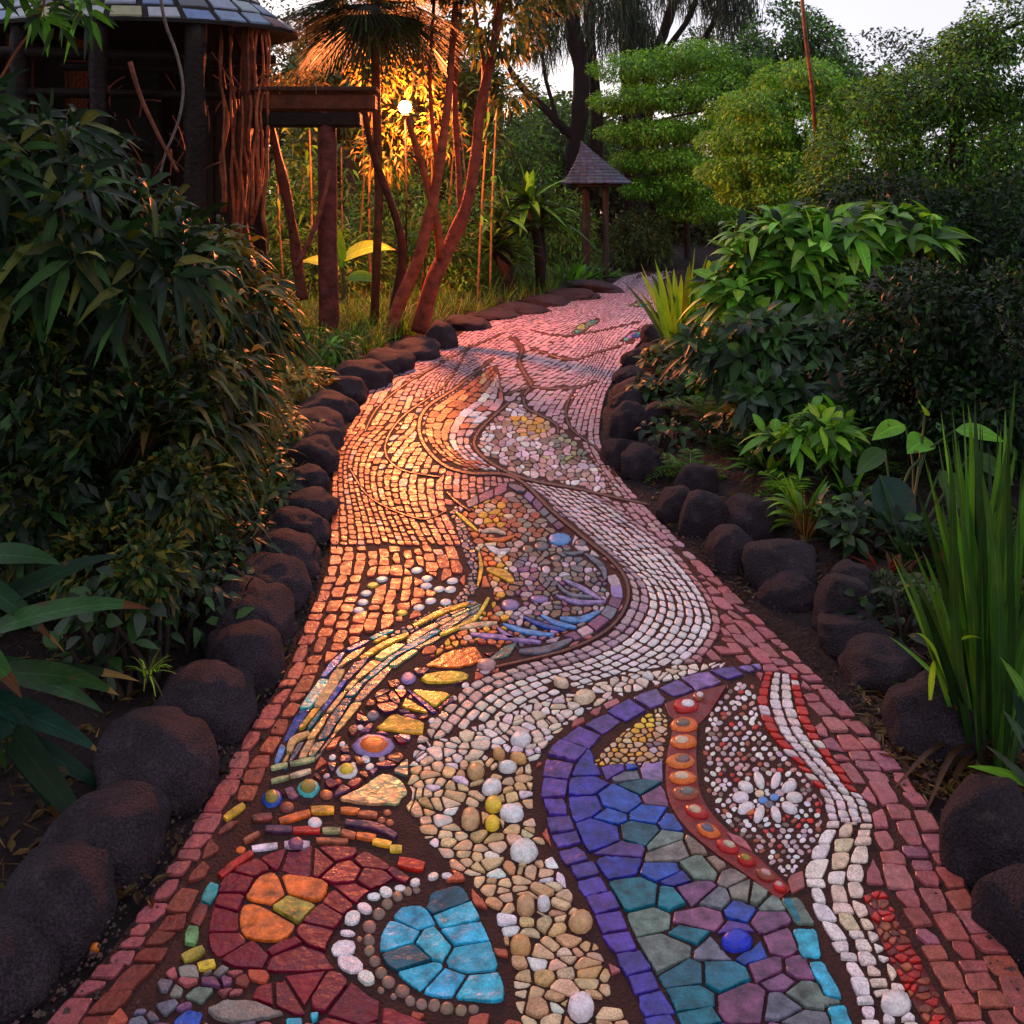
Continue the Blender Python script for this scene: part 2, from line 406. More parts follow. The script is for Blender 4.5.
def ellpoly(cx, cy_, rx, ry, rot=0, n=10, wob=.06):
    o = []
    for k in range(n):
        t = 2*math.pi*k/n; r = 1+random.uniform(-wob, wob); a, b = rx*math.cos(t)*r, ry*math.sin(t)*r
        o.append((cx+a*math.cos(rot)-b*math.sin(rot), cy_+a*math.sin(rot)+b*math.cos(rot)))
    return o
ORN = []      # ornaments laid over the regions: (part, polygon, colour, kind)
def orn(pt, poly, col, kind='glass', rnd=.2, z=0.0, h=None, keep=1.18):
    p = np.array(poly, float); c = p.mean(0)
    fill_id(c+(p-c)*keep, 99); ORN.append((pt, poly, col, kind, rnd, z, h))
def ell(pt, cx, cy_, rx, ry, col, kind='pebble', rot=0, z=0.0, h=None): orn(pt, ellpoly(cx, cy_, rx, ry, rot), col, kind, 0, z, h)
def stroke_poly(pts, w, taper=.5, n=6):
    c = catmull(pts, n) if len(pts) > 2 else np.array([np.array(pts[0])*(1-t)+np.array(pts[1])*t for t in np.linspace(0, 1, 5)], float)
    d = np.gradient(c, axis=0); nn = np.stack([-d[:, 1], d[:, 0]], 1); nn /= np.maximum(np.linalg.norm(nn, axis=1), 1e-6)[:, None]
    t = np.linspace(0, 1, len(c)); ww = w/2*(1-taper*np.abs(2*t-1)**2)
    nn[:, 1] *= .75
    return np.vstack([c+nn*ww[:, None], (c-nn*ww[:, None])[::-1]])
STR = []
def strip(pt, pts, w, col, kind='glass', taper=.5, h=.008, keep=1.5):
    fill_id(stroke_poly(pts, w*keep, taper*.8), 99); STR.append((pt, pts, w, col, kind, taper, h))
def lay_strip(pt, pts, w, col, kind, taper, h):
    P = stroke_poly(pts, w, taper); I = stroke_poly(pts, w*.84, taper); n = len(P)//2
    V = []
    for arr, z in ((P, -.003), (P, h*.7), (I, h)):
        V += [(*gp(*p), z) for p in arr]
    N = 2*n; fs = []
    for r in range(2): fs += [(r*N+i, (r+1)*N+i, (r+1)*N+(i+1) % N, r*N+(i+1) % N) for i in range(N)]
    fs += [(2*N+i, 2*N+N-1-i, 2*N+N-2-i, 2*N+i+1) for i in range(n-1)]
    part(pt).add(V, fs, col, MI[kind])

def k1(x, y): return (160+x*.254, 790+y*.254)
def k2(x, y): return (380+x*.3553, 660+y*.3553)
def k3(x, y): return (540+x*.375, 640+y*.375)
def k4(x, y): return (250+x*.2637, 540+y*.2637)
def k5(x, y): return (440+x*.293, 500+y*.293)
def k6(x, y): return (300+x*.3906, 280+y*.3906)
def k7(x, y): return (400+x*.2734, 280+y*.2734)
def k8(x, y): return (800+x*.2578, 760+y*.2578)
def mapk(k, l): return [k(*p) for p in l]
C = {k: s2l(v) for k, v in dict(terra=(178,80,58), brick=(160,84,88), pinkb=(176,104,110), dkbrick=(118,52,44), blush=(196,150,146), lilac=(198,172,182), white=(232,222,224), cream=(222,194,160), tan=(200,158,112),
  honey=(206,158,96), gold=(226,164,44), yellow=(236,196,60), orange=(226,110,40), red=(188,36,28), maroon=(122,16,44), wine=(98,14,42), olive=(150,134,52), slate=(104,104,118), grey=(128,118,112), green=(96,140,84),
  teal=(20,108,126), dteal=(30,84,100), cyan=(52,172,204), aqua=(72,176,176), cobalt=(42,56,190), indigo=(52,50,150), blue=(40,74,168), sky=(92,140,204), violet=(88,56,136), lavender=(150,122,176), mauve=(122,72,110), plum=(84,48,78), brown=(96,54,46), taupe=(122,100,88), greygreen=(104,120,108), palegreen=(164,172,120), copper=(160,80,52)).items()}
def mixc(a, b, t): return tuple(x*(1-t)+y*t for x, y in zip(C[a] if isinstance(a, str) else a, C[b] if isinstance(b, str) else b))
def pick(*names): return jit(C[random.choice(names)])

# --- region outlines, lower layers first
fill_id(PATHPOLY, 1)
FARP = [tuple(p) for p in PATHPOLY if p[1] < 548]; fill_id(FARP, 30)
WA = catmull([(504,476),(519,483),(550,510),(581,538),(609,561),(628,581),(630,604),(612,632),(573,652),(519,667),(472,684),(437,715),(415,745),(404,790)], 8)
WB = catmull([(560,480),(590,492),(640,525),(675,553),(700,582),(716,608),(720,632),(700,660),(655,686),(600,706),(560,733),(538,762),(534,790),(538,825)], 8)
fill_id(np.vstack([WA, WB[::-1]]), 2)
FA = catmull([(452,509),(500,486),(519,485),(550,512),(580,540),(606,563),(621,583),(622,603),(606,626),(570,644),(519,658),(475,665)], 8)
FB = catmull([(455,516),(500,495),(516,493),(543,517),(570,545),(594,566),(608,584),(609,600),(595,619),(563,636),(517,649),(475,658)], 8)
fill_id(np.vstack([FA, FB[::-1]]), 4)
FEATH = np.vstack([FB, catmull([(450,667),(424,667),(456,632),(490,606),(492,590),(477,560),(462,530)], 6)]); fill_id(FEATH, 3)
SHELL = catmull([(415,749),(405,791),(407,813),(419,831),(447,866),(469,880),(483,902),(497,930),(511,962),(515,1001),(522,1024),(535,1075),(650,1075),(629,1024),(622,1001),(600,951),(579,905),(558,866),(540,831),(533,795),(536,767),(552,740),(593,708),(657,686),(740,664),(690,664),(640,671),(590,686),(540,702),(500,717),(465,730),(437,740)], 5, True)
fill_id(SHELL, 5)
VA = catmull([(760,664),(701,672),(660,687),(615,707),(574,730),(547,752),(540,782),(544,816),(555,850),(577,887),(596,929),(622,974),(641,1024),(662,1075)], 8)
VB = catmull([(766,671),(720,686),(668,703),(620,726),(587,752),(570,779),(569,809),(581,842),(600,872),(622,910),(641,951),(667,996),(679,1024),(698,1075)], 8)
fill_id(np.vstack([VA, VB[::-1]]), 6)
BLUE = np.vstack([VB[16:], [(862,1075),(847,1024),(840,1000),(817,951),(802,902),(780,899),(750,880),(720,861),(686,835),(667,797),(664,764),(666,710)]]); fill_id(BLUE, 7)
GOLDP = catmull([(594,764),(620,735),(664,705),(668,730),(663,762),(620,765)], 5, True); fill_id(GOLDP, 8)
RED = catmull(mapk(k3, [(330,165),(420,140),(600,78),(480,150),(430,260),(427,350),(442,430),(492,520),(565,590),(658,670),(640,692),(560,640),(480,592),(388,512),(338,425),(328,330),(344,230)]), 5, True); fill_id(RED, 9)
DOT = catmull(mapk(k3, [(500,120),(570,120),(585,210),(640,290),(715,375),(750,450),(745,530),(690,605),(650,630),(575,565),(500,490),(450,425),(435,330),(440,240),(470,160)]), 5, True); fill_id(DOT, 10)
JA = catmull([(765,672),(757,700),(765,728),(782,750),(802,772),(820,795),(828,822)], 8); JB = catmull([(798,676),(806,705),(818,735),(835,760),(852,783),(868,806),(874,824)], 8)
fill_id(np.vstack([JA, JB[::-1]]), 11)
NA = catmull([(828,822),(810,855),(805,884),(815,915),(831,946),(852,992),(860,1024),(872,1080)], 8); NB = catmull([(874,824),(871,855),(866,885),(876,920),(892,946),(912,990),(920,1024),(937,1080)], 8)
fill_id(np.vstack([NA, NB[::-1]]), 12)
SCR = stroke_poly([(873,893),(887,925),(903,957),(918,985),(938,1024),(962,1080)], 30, .25); fill_id(SCR, 13)
WING = catmull(mapk(k4, [(905,190),(840,232),(620,300),(400,398),(310,460),(240,560),(130,740),(68,900),(90,937),(230,892),(262,830),(380,680),(480,560),(540,500),(640,425),(780,345),(905,255)]), 4, True)
PURP = catmull([(395,674),(424,662),(468,645),(500,652),(478,670),(455,692),(430,716),(408,745),(400,786),(372,803),(300,806),(262,816),(268,796),(318,774),(352,722)], 5, True); fill_id(PURP, 14)
fill_id(WING, 15)
GRB = stroke_poly([(452,508),(467,545),(474,577),(462,600),(430,618),(390,640)], 13, .2, 8); fill_id(GRB, 16)
MAR = catmull(mapk(k1, [(330,300),(480,240),(640,222),(780,240),(885,290),(925,350),(800,425),(745,500),(695,560),(668,650),(715,725),(800,800),(900,860),(1010,910),(1200,975),(1250,1180),(650,1180),(630,925),(540,893),(430,880),(365,850),(385,780),(490,755),(400,715),(290,703),(205,645),(190,560),(215,450),(250,350)]), 4, True)
FIELD = np.array([(228,832),(262,812),(330,806),(402,788),(408,818),(420,834),(446,868),(440,884),(470,884),(400,900),(330,870),(250,905),(205,960),(180,985),(182,960),(196,900)]); fill_id(FIELD, 17)
LOWL = np.array(mapk(k1, [(70,670),(210,720),(330,720),(380,800),(640,930),(640,1180),(-300,1180),(-60,820)])); fill_id(LOWL, 18)
fill_id(MAR, 19)
CORE = catmull(mapk(k1, [(350,400),(410,330),(520,340),(665,385),(560,520),(480,600),(340,590),(310,500)]), 4, True); fill_id(CORE, 20)
DISC = catmull(mapk(k1, [(1010,350),(930,375),(830,400),(745,490),(685,570),(655,660),(760,760),(850,810),(920,850),(1010,880),(1130,905),(1290,890),(1370,920),(1330,800),(1290,640),(1200,480),(1120,390)]), 4, True); fill_id(DISC, 21)
CYAN = catmull(mapk(k2, [(75,690),(150,660),(225,640),(262,690),(300,770),(332,860),(348,962),(250,962),(130,946),(45,885),(2,835),(8,765)]), 4, True); fill_id(CYAN, 22)
MED = catmull([(512,402),(486,428),(477,444),(485,457),(504,470),(531,478),(575,487),(612,494),(598,470),(585,450),(565,432),(552,424),(539,415),(526,406)], 4, True); fill_id(MED, 23)
LPA = catmull([(493,366),(457,392),(432,410),(424,428),(430,444),(448,461),(471,470)], 8); LPB = catmull([(502,384),(503,403),(490,416),(478,427),(470,444),(480,458),(498,471)], 8)
LOOP = catmull([(493,366),(457,392),(432,410),(425,428),(430,444),(448,461),(471,470),(498,471),(480,458),(470,444),(478,427),(503,404),(500,385)], 4, True); fill_id(LOOP, 24)
for q, k in (([(622,340),(634,331),(652,325),(655,330),(640,337),(626,343)], 25), ([(572,333),(580,325),(599,318),(600,322),(586,330),(574,337)], 26), ([(628,306),(640,300),(652,303),(640,308)], 26)): fill_id(q, k)
# dark clay ribbons that carry the drawing
RIB = [([(493,359),(455,389),(427,408),(419,427),(425,447),(444,466),(471,474),(504,475),(525,485),(550,510),(583,538),(611,561),(626,581),(627,604),(610,629),(573,649),(519,663),(476,672)], 3.6),
 ([(507,395),(528,388),(553,389),(577,388),(597,381)], 2.6), ([(523,395),(526,408),(539,415),(556,425),(558,436)], 2.6),
 ([(509,403),(482,428),(474,444),(482,457),(504,471),(531,481),(575,489),(618,499),(648,505)], 3.2),
 ([(509,337),(522,348),(519,362),(527,378),(531,386),(522,398)], 3), ([(447,493),(457,503),(470,512)], 2.4),
 ([(505,333),(470,348),(440,364),(405,385),(378,408),(365,432)], 1.6), ([(530,348),(570,360),(600,352),(634,342)], 1.6), ([(640,322),(600,331),(560,336),(530,330)], 1.4),
 ([(575,389),(566,410),(572,430),(600,452),(618,478)], 1.8), ([(350,470),(372,500),(420,520),(446,512)], 1.6), ([(470,345),(445,385),(400,420),(385,450),(400,470),(440,478)], 1.6)]
for p, w in RIB: fill_id(stroke_poly(p, w*1.5, .3, 8), 98)
# --- ornaments (reserve their place first)
O = 'ornament'
for x, y, rx, ry, c in [(405,545,45,32,'white'),(395,230,32,20,'white'),(315,365,32,20,'white'),(575,110,33,18,'cream'),(370,438,38,22,'white'),(270,320,28,22,'tan'),(565,985,42,40,'white'),(460,695,20,17,'white'),(410,700,30,30,'tan'),(565,745,38,28,'tan'),(320,415,26,20,'yellow'),(316,467,22,18,'yellow'),(335,272,20,12,'honey'),(390,284,26,11,'honey'),(255,455,30,30,'tan'),(395,812,32,28,'honey'),(300,20,30,14,'blush'),(360,308,28,14,'white'),(510,70,24,11,'cream')]:
    px, py = k2(x, y); ell('shell_band', px, py, rx*.33, ry*.33, jit(C[c], .05), 'pebble', random.uniform(-.3, .3), h=.02)
px, py = k3(525, 810); ell('blue_mosaic', px, py, 15.5, 10, C['cobalt'], 'pebble', h=.018)
ORN[-1] = ORN[-1][:3]+('pebble',)+ORN[-1][4:]
# wing slats
for pts, w, c in [([(720,365),(800,330),(860,295),(905,225)],17,'yellow'),([(148,812),(165,765),(225,738)],30,'honey'),([(420,455),(510,400),(600,362)],24,'gold'),([(620,330),(720,280),(830,245)],22,'gold'),([(80,872),(142,856)],20,'palegreen'),([(152,856),(245,836)],20,'palegreen'),([(80,922),(148,905)],20,'palegreen'),([(152,902),(230,880)],20,'cream')]:
    strip('slate_wing', mapk(k4, pts), w*.2637, jit(C[c], .06), 'glass', .35, keep=1.12)
# feather slats
for pts, w, c in [([(215,428),(290,452),(390,466)],16,'sky'),([(285,405),(350,432),(430,452)],16,'blue'),([(345,398),(400,425),(465,440)],16,'sky'),([(410,408),(480,412),(545,385)],22,'sky'),([(195,440),(250,478),(345,490)],16,'lavender'),([(395,330),(470,352),(565,352)],16,'lavender'),([(425,278),(490,308),(550,345)],16,'lavender'),([(400,290),(440,325),(520,335)],12,'slate'),
  ([(105,462),(180,470),(255,475)],17,'lavender'),([(65,440),(130,430),(195,424)],18,'cream'),([(495,188),(550,228),(565,275)],18,'slate'),([(270,520),(360,515),(450,480)],26,'slate'),([(140,112),(180,105),(225,118)],15,'cream'),([(150,135),(200,140),(255,125)],14,'orange'),([(160,160),(200,180),(240,172)],20,'white'),([(55,45),(90,75),(128,110)],12,'yellow'),([(128,300),(140,240),(133,180)],12,'gold'),([(250,285),(215,255),(160,240)],30,'gold'),([(420,183),(450,186),(490,182)],12,'slate')]:
    strip('feather_medallion', mapk(k5, pts), w*.293*1.2, jit(C[c], .06), 'glass', .7, keep=1.15)
for x, y, rx, ry, c in [(408,136,40,21,'sky'),(240,360,33,20,'lavender'),(340,340,32,12,'lavender'),(345,160,26,14,'slate'),(362,240,15,14,'lilac'),(395,200,18,10,'grey'),(300,170,20,12,'taupe'),(480,150,20,12,'slate')]:
    px, py = k5(x, y); ell('feather_medallion', px, py, rx*.293, ry*.293, jit(C[c], .06), 'pebble')
# jewelled purple strip
G = 'jewelled_strip'
px, py = k4(743, 523); ell(G, px, py, 24, 6, C['yellow'], 'glass', -.12)
for q, c in [([(605,568),(765,585),(700,640)],'yellow'),([(590,600),(685,662),(575,640)],'gold'),([(470,722),(545,668),(662,700),(655,742)],'gold'),([(590,570),(610,575),(710,655),(690,662)],'violet'),([(700,650),(770,590),(775,615)],'plum')]: orn(G, mapk(k4, q), C[c], 'glass', .12)
for x, y, rx, ry, c, c2 in [(468,785,80,42,'lavender','orange'),(368,880,42,27,'white','yellow'),(220,946,44,33,'aqua','olive'),(82,985,40,33,'blue','olive')]:
    px, py = k4(x, y); ell(G, px, py, rx*.2637, ry*.2637, C[c], 'pebble', h=.008); ell(G, px, py, rx*.18, ry*.18, C[c2], 'pebble', z=.006, h=.01)
for x, y, r, c in [(313,825,15,'white'),(290,895,14,'lilac'),(350,775,13,'white'),(418,712,14,'white'),(465,668,26,'slate'),(438,833,19,'white'),(455,860,17,'white'),(572,562,13,'white'),(600,526,30,'lavender'),(690,686,14,'white'),(775,600,12,'white'),(817,552,15,'white'),(890,495,22,'lilac'),(333,918,17,'red'),(500,830,13,'blush'),(392,850,10,'white')]:
    px, py = k4(x, y); ell(G, px, py, r*.2637, r*.19, jit(C[c], .05), 'pebble', random.uniform(-.4, .4))
for q, c in [([(660,482),(740,430),(850,402),(888,462),(785,488)],'orange'),([(895,462),(960,410),(1015,392),(985,440)],'greygreen'),([(500,885),(560,900),(600,960),(560,1010),(440,1000),(400,960)],'palegreen'),([(540,880),(600,830),(600,905)],'greygreen')]: orn(G, mapk(k4, q), C[c], 'glass', .1)
# white stones set into the orange field
for x, y, c in [(500,150,'white'),(465,173,'yellow'),(440,203,'white'),(428,237,'white'),(412,267,'white'),(632,117,'white'),(670,148,'white'),(668,176,'white'),(717,188,'white'),(760,190,'white'),(768,157,'white'),(685,233,'white'),(742,237,'white'),(640,258,'white'),(577,277,'yellow')]:
    px, py = k4(x, y); ell('brick_course', px, py, 6, 2.9, C[c], 'pebble', -.1)
# red ribbon beads
for x, y, rx, ry, c, c2 in [(390,178,34,18,'red','white'),(425,155,18,12,'copper','white'),(385,230,38,19,'orange','taupe'),(383,275,38,19,'orange','cream'),(376,327,40,20,'orange','taupe'),(381,372,38,17,'orange','cream'),(388,413,38,18,'copper','grey'),(418,462,34,17,'red','cream'),(450,513,34,17,'orange','slate'),(500,556,34,14,'red','cream'),(550,592,28,13,'red','olive'),(600,632,28,12,'copper','blush'),(640,664,20,10,'red','blush')]:
    px, py = k3(x, y); r = .35 if y > 430 else 0
    ell('red_ribbon', px, py, rx*.375, ry*.375, jit(C[c], .08), 'pebble', r, z=.003, h=.008); ell('red_ribbon', px+random.uniform(-2, 2), py, rx*.2, ry*.2, jit(C[c2], .06), 'pebble', r, z=.009, h=.007)
# white flower
for a in range(10):
    t = a*2*math.pi/10; px, py = k3(607+72*math.cos(t), 423+48*math.sin(t)*1.0)
    ell('dotted_leaf', px, py, 8.6, 4.6, C['white'], 'pebble', math.atan2(math.sin(t)*.6, math.cos(t)), h=.011)
for x, y, c in [(595,428,'sky'),(625,420,'sky'),(612,440,'slate'),(560,458,'orange'),(560,445,'white'),(640,408,'lilac'),(585,410,'cream')]:
    px, py = k3(x, y); ell('dotted_leaf', px, py, 5, 3.6, C[c], 'pebble')
# scroll surround
for q, w, c in [([(362,255),(300,295),(235,345)],34,'red'),([(215,380),(178,452)],52,'aqua'),([(172,462),(135,540)],52,'dkbrick'),([(132,548),(118,615)],54,'green'),([(90,672),(172,636)],50,'olive'),([(150,705),(215,690)],44,'yellow'),
   ([(255,120),(330,65)],32,'gold'),([(615,205),(740,210)],26,'copper'),([(415,160),(520,162)],36,'plum'),([(525,165),(630,165)],34,'red'),([(640,166),(710,166)],28,'palegreen'),([(715,172),(770,188)],32,'copper'),([(775,185),(850,195)],32,'orange'),([(838,208),(910,222)],32,'gold'),([(905,238),(952,238)],34,'yellow'),
   ([(470,130),(590,95)],34,'orange'),([(595,85),(685,85)],42,'gold'),([(712,85),(785,90)],30,'orange'),([(780,98),(855,105)],32,'copper'),([(330,210),(390,178)],26,'copper'),([(362,238),(462,225)],26,'white'),([(490,222),(590,222)],38,'lilac'),([(730,135),(850,150),(930,190)],34,'plum'),([(940,290),(1040,310)],60,'red'),([(905,320),(975,365)],40,'maroon'),([(365,120),(440,110)],40,'dkbrick')]:
    strip('maroon_scroll', mapk(k1, q), w*.254, jit(C[c], .08), 'glass', .25, keep=1.12)
for x, y, r, c in [(318,237,18,'orange'),(500,70,28,'dkbrick'),(872,120,16,'copper'),(905,130,16,'copper'),(895,90,16,'copper'),(655,20,26,'copper'),(610,140,26,'white'),(535,222,30,'mauve')]:
    px, py = k1(x, y); ell('maroon_scroll', px, py, r*.27, r*.2, C[c], 'pebble', z=.008 if y in (222, 140) else 0)
orn('maroon_scroll', mapk(k1, [(700,45),(760,10),(860,-20),(935,-10),(930,40),(880,62),(800,60)]), C['tan'], 'glass', .15)
orn('maroon_scroll', mapk(k1, [(185,872),(250,838),(370,840),(490,885),(430,905),(290,925),(215,905)]), C['grey'], 'tile', .1)
for q, c in [([(95,820),(145,780),(215,790),(165,850)],'greygreen'),([(205,735),(245,695),(275,710),(235,745)],'grey'),([(-20,850),(60,830),(75,850),(20,900)],'slate'),([(55,915),(110,870),(170,885),(150,960),(60,960)],'blue'),([(590,890),(625,885),(620,910),(600,922)],'cyan'),([(495,908),(560,905),(560,950),(500,950)],'cyan'),([(225,800),(290,790),(250,825)],'brick')]: orn('maroon_scroll', mapk(k1, q), C[c], 'glass', .12)
# petals and pebbles round the turquoise disc
for x, y, rx, ry, r in [(1005,370,20,14,-.2),(945,390,23,12,0),(890,408,26,17,.2),(843,425,26,13,0),(806,470,30,20,.3),(758,510,34,26,-.5),(738,568,30,12,.1),(722,628,50,34,-.1),(748,690,55,34,.4),(812,745,36,26,.5),(1075,345,22,13,-.2),(1130,340,22,12,0)]:
    px, py = k1(x, y); ell('turquoise_disc', px, py, rx*.254, ry*.254, jit(C['white'], .04), 'tile', r)
for x, y, r in [(975,400,20),(935,420,22),(895,450,24),(862,490,26),(825,540,28),(823,594,25),(825,635,22),(846,676,24),(870,722,26),(900,757,28),(955,793,30),(870,790,15),(985,832,22),(1030,845,24),(1080,850,26),(1130,860,28),(920,815,14),(785,588,12),(1010,395,16),(1185,870,24),(1235,865,22)]:
    px, py = k1(x, y); ell('turquoise_disc', px, py, r*.254, r*.24, jit(C['taupe'], .12), 'pebble', random.uniform(-.5, .5))
# teal end pieces of the blue mosaic
for q, c in [([(640,690),(690,690),(735,765),(680,760)],'greygreen'),([(672,775),(735,775),(750,850),(700,850)],'cyan'),([(715,862),(755,858),(808,962),(760,955)],'cyan'),([(765,985),(815,980),(840,1060),(790,1060)],'cyan'),([(645,692),(668,690),(700,760),(682,758)],'teal')]: orn('blue_mosaic', mapk(k3, q), C[c], 'glass', .1, keep=1.1)
px, py = k8(372, 955); ell('white_course', px, py, 16, 11, C['white'], 'pebble', h=.018)

# --- now the tiles
def warp(s, T):
    e = np.clip(np.minimum(s, 1-s)*4, 0, 1)
    return s+e*(.035*np.sin(T*34+s*5)+.03*np.sin(T*19+1.2+s*9))*np.clip((T-.28)*5, 0, 1)
def basecol(t, s, x, y):
    if s < .035: c = mixc('brick', 'terra', min(1, max(0, (900-y)/400)))
    elif s < .075 and y > 640: c = mixc('dkbrick', 'terra', min(1, max(0, (900-y)/300))*.7)
    elif y > 560: c = C['terra'] if s < .5 else mixc('pinkb', 'brick', random.random())
    else:
        k = min(1, max(0, (s-.25)*2)); c = mixc('terra', mixc('lilac', 'pinkb', .45), k*.9)
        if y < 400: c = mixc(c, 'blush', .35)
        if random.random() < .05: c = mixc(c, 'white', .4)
    if y < 420: c = mixc(c, s2l((186, 178, 206)), min(.6, (430-y)/170))  # far tiles pale to lavender: sky reflection put into their colour
    if y > 700 and s > .6 and random.random() < .2: c = mixc(c, 'mauve', .4)
    if y > 880 and s > .8 and random.random() < .5: c = mixc(c, 'copper', .6)
    return jit(c, .09)
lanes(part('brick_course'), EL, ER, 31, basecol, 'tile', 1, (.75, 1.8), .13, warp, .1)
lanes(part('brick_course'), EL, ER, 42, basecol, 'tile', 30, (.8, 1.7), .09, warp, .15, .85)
def wcol(t, s, x, y):
    if s < .18: c = mixc('lilac', 'mauve', random.uniform(.1, .5))
    elif s > .86: c = mixc('blush', 'pinkb', random.random())
    else: c = C['white']
    if t > .6: c = mixc(c, 'cream', min(1, (t-.6)*2.5))
    if t < .25: c = mixc(c, 'lilac', .5)
    return jit(c, .07)
lanes(part('white_course'), WA, WB, 10, wcol, lambda i: 'pebble' if 1 < i < 8 else 'tile', 2, (.95, 1.5), .06, None, .2, 1.0)
lanes(part('feather_medallion'), FA, FB, 1, lambda t, s, x, y: pick('lavender', 'slate', 'lilac', 'mauve'), 'tile', 4, (1.0, 1.5), .04, None, .1)
def fcol(x, y):
    d = (x-468)/90
    if d < .45: return pick('orange', 'gold', 'copper', 'cream', 'terra')
    if y < 560 and x < 560: return pick('taupe', 'copper', 'grey', 'blush')
    if y > 630: return pick('copper', 'mauve', 'slate', 'taupe', 'lavender')
    return pick('taupe', 'grey', 'slate', 'taupe', 'lilac', 'mauve')
voronoi(part('feather_medallion'), scatter(FEATH, 9), 3, fcol, 'tile', .22, .65)
def scol(x, y):
    if y < 760: return jit(mixc('cream', 'white', random.random()), .07)
    return jit(mixc('cream', 'honey', random.random()*.75), .09) if random.random() < .8 else pick('white', 'tan')
voronoi(part('shell_band'), scatter(SHELL, 18, .5, lambda y: 10.5+max(0, (y-690))*.037), 5, scol, lambda x, y: 'pebble' if random.random() < .6 else 'tile', .18, .7)
VA2 = catmull(VA, 3); lanes(part('violet_border'), VA2, square_up(VA2, catmull(VB, 3)), 1, lambda t, s, x, y: jit(mixc('violet', 'indigo', min(1, max(0, (y-760)/260))*.8+random.uniform(-.2, .2)), .12) if y > 700 else jit(mixc('lavender', 'violet', random.random()), .08), 'glass', 6, (.75, 1.35), .07, None, .06)
blue = [(130,345,'indigo'),(200,335,'violet'),(245,335,'blue'),(245,362,'slate'),(300,350,'lavender'),(115,395,'indigo'),(265,395,'dteal'),(215,430,'blue'),(315,425,'mauve'),(125,445,'indigo'),(195,475,'blue'),(165,520,'indigo'),(290,465,'blue'),(350,490,'blue'),(270,525,'dteal'),(330,540,'greygreen'),(235,560,'violet'),(220,605,'indigo'),(350,565,'grey'),(335,620,'blue'),(420,555,'taupe'),(430,615,'greygreen'),(270,680,'teal'),(350,690,'teal'),(415,680,'mauve'),(465,695,'slate'),(510,640,'grey'),(475,600,'taupe'),(585,680,'greygreen'),(540,672,'grey'),(295,750,'greygreen'),(440,745,'mauve'),(530,730,'blue'),(600,750,'mauve'),(410,790,'teal'),(340,830,'greygreen'),(640,820,'mauve'),(400,890,'dteal'),(490,890,'teal'),(610,880,'mauve'),(640,915,'mauve'),(545,980,'mauve'),(645,980,'slate'),(420,965,'teal'),(430,1010,'teal'),(710,950,'greygreen'),(710,1020,'slate'),(560,1060,'slate'),(640,1070,'mauve'),(480,1070,'blue'),(400,1090,'teal'),(760,1080,'slate'),(560,840,'blue'),(690,880,'mauve'),(520,770,'violet'),(480,830,'slate'),(620,700,'greygreen'),(370,640,'indigo')]
voronoi(part('blue_mosaic'), [(*k3(x, y), C[c]) for x, y, c in blue], 7, None, 'glass', .05, .85)
voronoi(part('blue_mosaic'), scatter(GOLDP, 9), 8, lambda x, y: jit(C['yellow'] if math.hypot(x-640, y-717) < 14 else C[random.choice(['gold', 'honey', 'tan', 'cream'])], .1) if x+y < 1395 else pick('grey', 'tan', 'lilac'), 'pebble', .24, .7)
lay_strip('red_ribbon', mapk(k3, [(384,200),(385,250),(378,310),(378,372),(390,430),(430,490),(500,553),(570,608),(655,680)]), 33, s2l((128, 24, 24)), 'tile', .45, .003)
emit(part('red_ribbon'), mapk(k3, [(332,170),(420,140),(500,125),(450,200),(425,225),(352,228)]), s2l((120, 24, 30)), 'tile', None, 0, 0, h=.0035)
for x, y in scatter(DOT, 9.4, .25):
    if gid(x, y) == 10: emit(part('dotted_leaf'), ellpoly(x, y, random.uniform(2.4, 4.0), random.uniform(1.9, 2.7), random.uniform(-.6, .6), 8), pick('white', 'white', 'lilac', 'blush') if random.random() < .8 else pick('copper', 'taupe', 'red'), 'pebble', 10, 0)
lanes(part('white_course'), JA, JB, 4, lambda t, s, x, y: jit(C['red'] if (s < .2 or s > .8) and t < .75 and random.random() < .8 else mixc('white', 'blush', random.random()*.35), .07), 'tile', 11, (.9, 1.3), .06, None, .2, .8)
lanes(part('white_course'), NA, NB, 3, lambda t, s, x, y: jit(mixc('white', 'cream', random.random() if s > .34 else random.random()*.3), .06), 'tile', 12, (.7, 1.6), .12, None, .16)
lay_strip('red_ribbon', [(873,893),(887,925),(903,957),(918,985),(938,1024),(962,1080)], 28, s2l((96, 20, 22)), 'tile', .25, .002)
voronoi(part('red_ribbon'), scatter(SCR, 13, .4), 13, lambda x, y: pick('red', 'red', 'copper', 'dkbrick'), 'glass', .25, .6)
voronoi(part('jewelled_strip'), scatter(PURP, 17, .45), 14, lambda x, y: pick('plum', 'maroon', 'mauve', 'wine', 'dkbrick', 'plum') if random.random() < .85 else pick('copper', 'lavender'), 'glass', .2, .7)
WGA = catmull(mapk(k4, [(840,228),(620,298),(400,396),(310,458),(240,558),(130,738),(66,905)]), 8); WGB = catmull(mapk(k4, [(908,262),(780,347),(640,427),(540,502),(480,562),(380,682),(262,834)]), 8)
WC = [('blue','teal','sky','aqua'), ('honey','gold','honey'), ('teal','slate','blue','dteal'), ('tan','honey','palegreen'), ('dteal','teal','greygreen','aqua'), ('palegreen','taupe','honey')]
lanes(part('slate_wing'), WGA, WGB, 6, lambda t, s, x, y: pick(*WC[int(s*6)]), 'glass', 15, (2.2, 6.5), .08, lambda s, T: s+.05*np.sin(T*9+s*6)*np.clip(np.minimum(s, 1-s)*4, 0, 1), .12, .6)
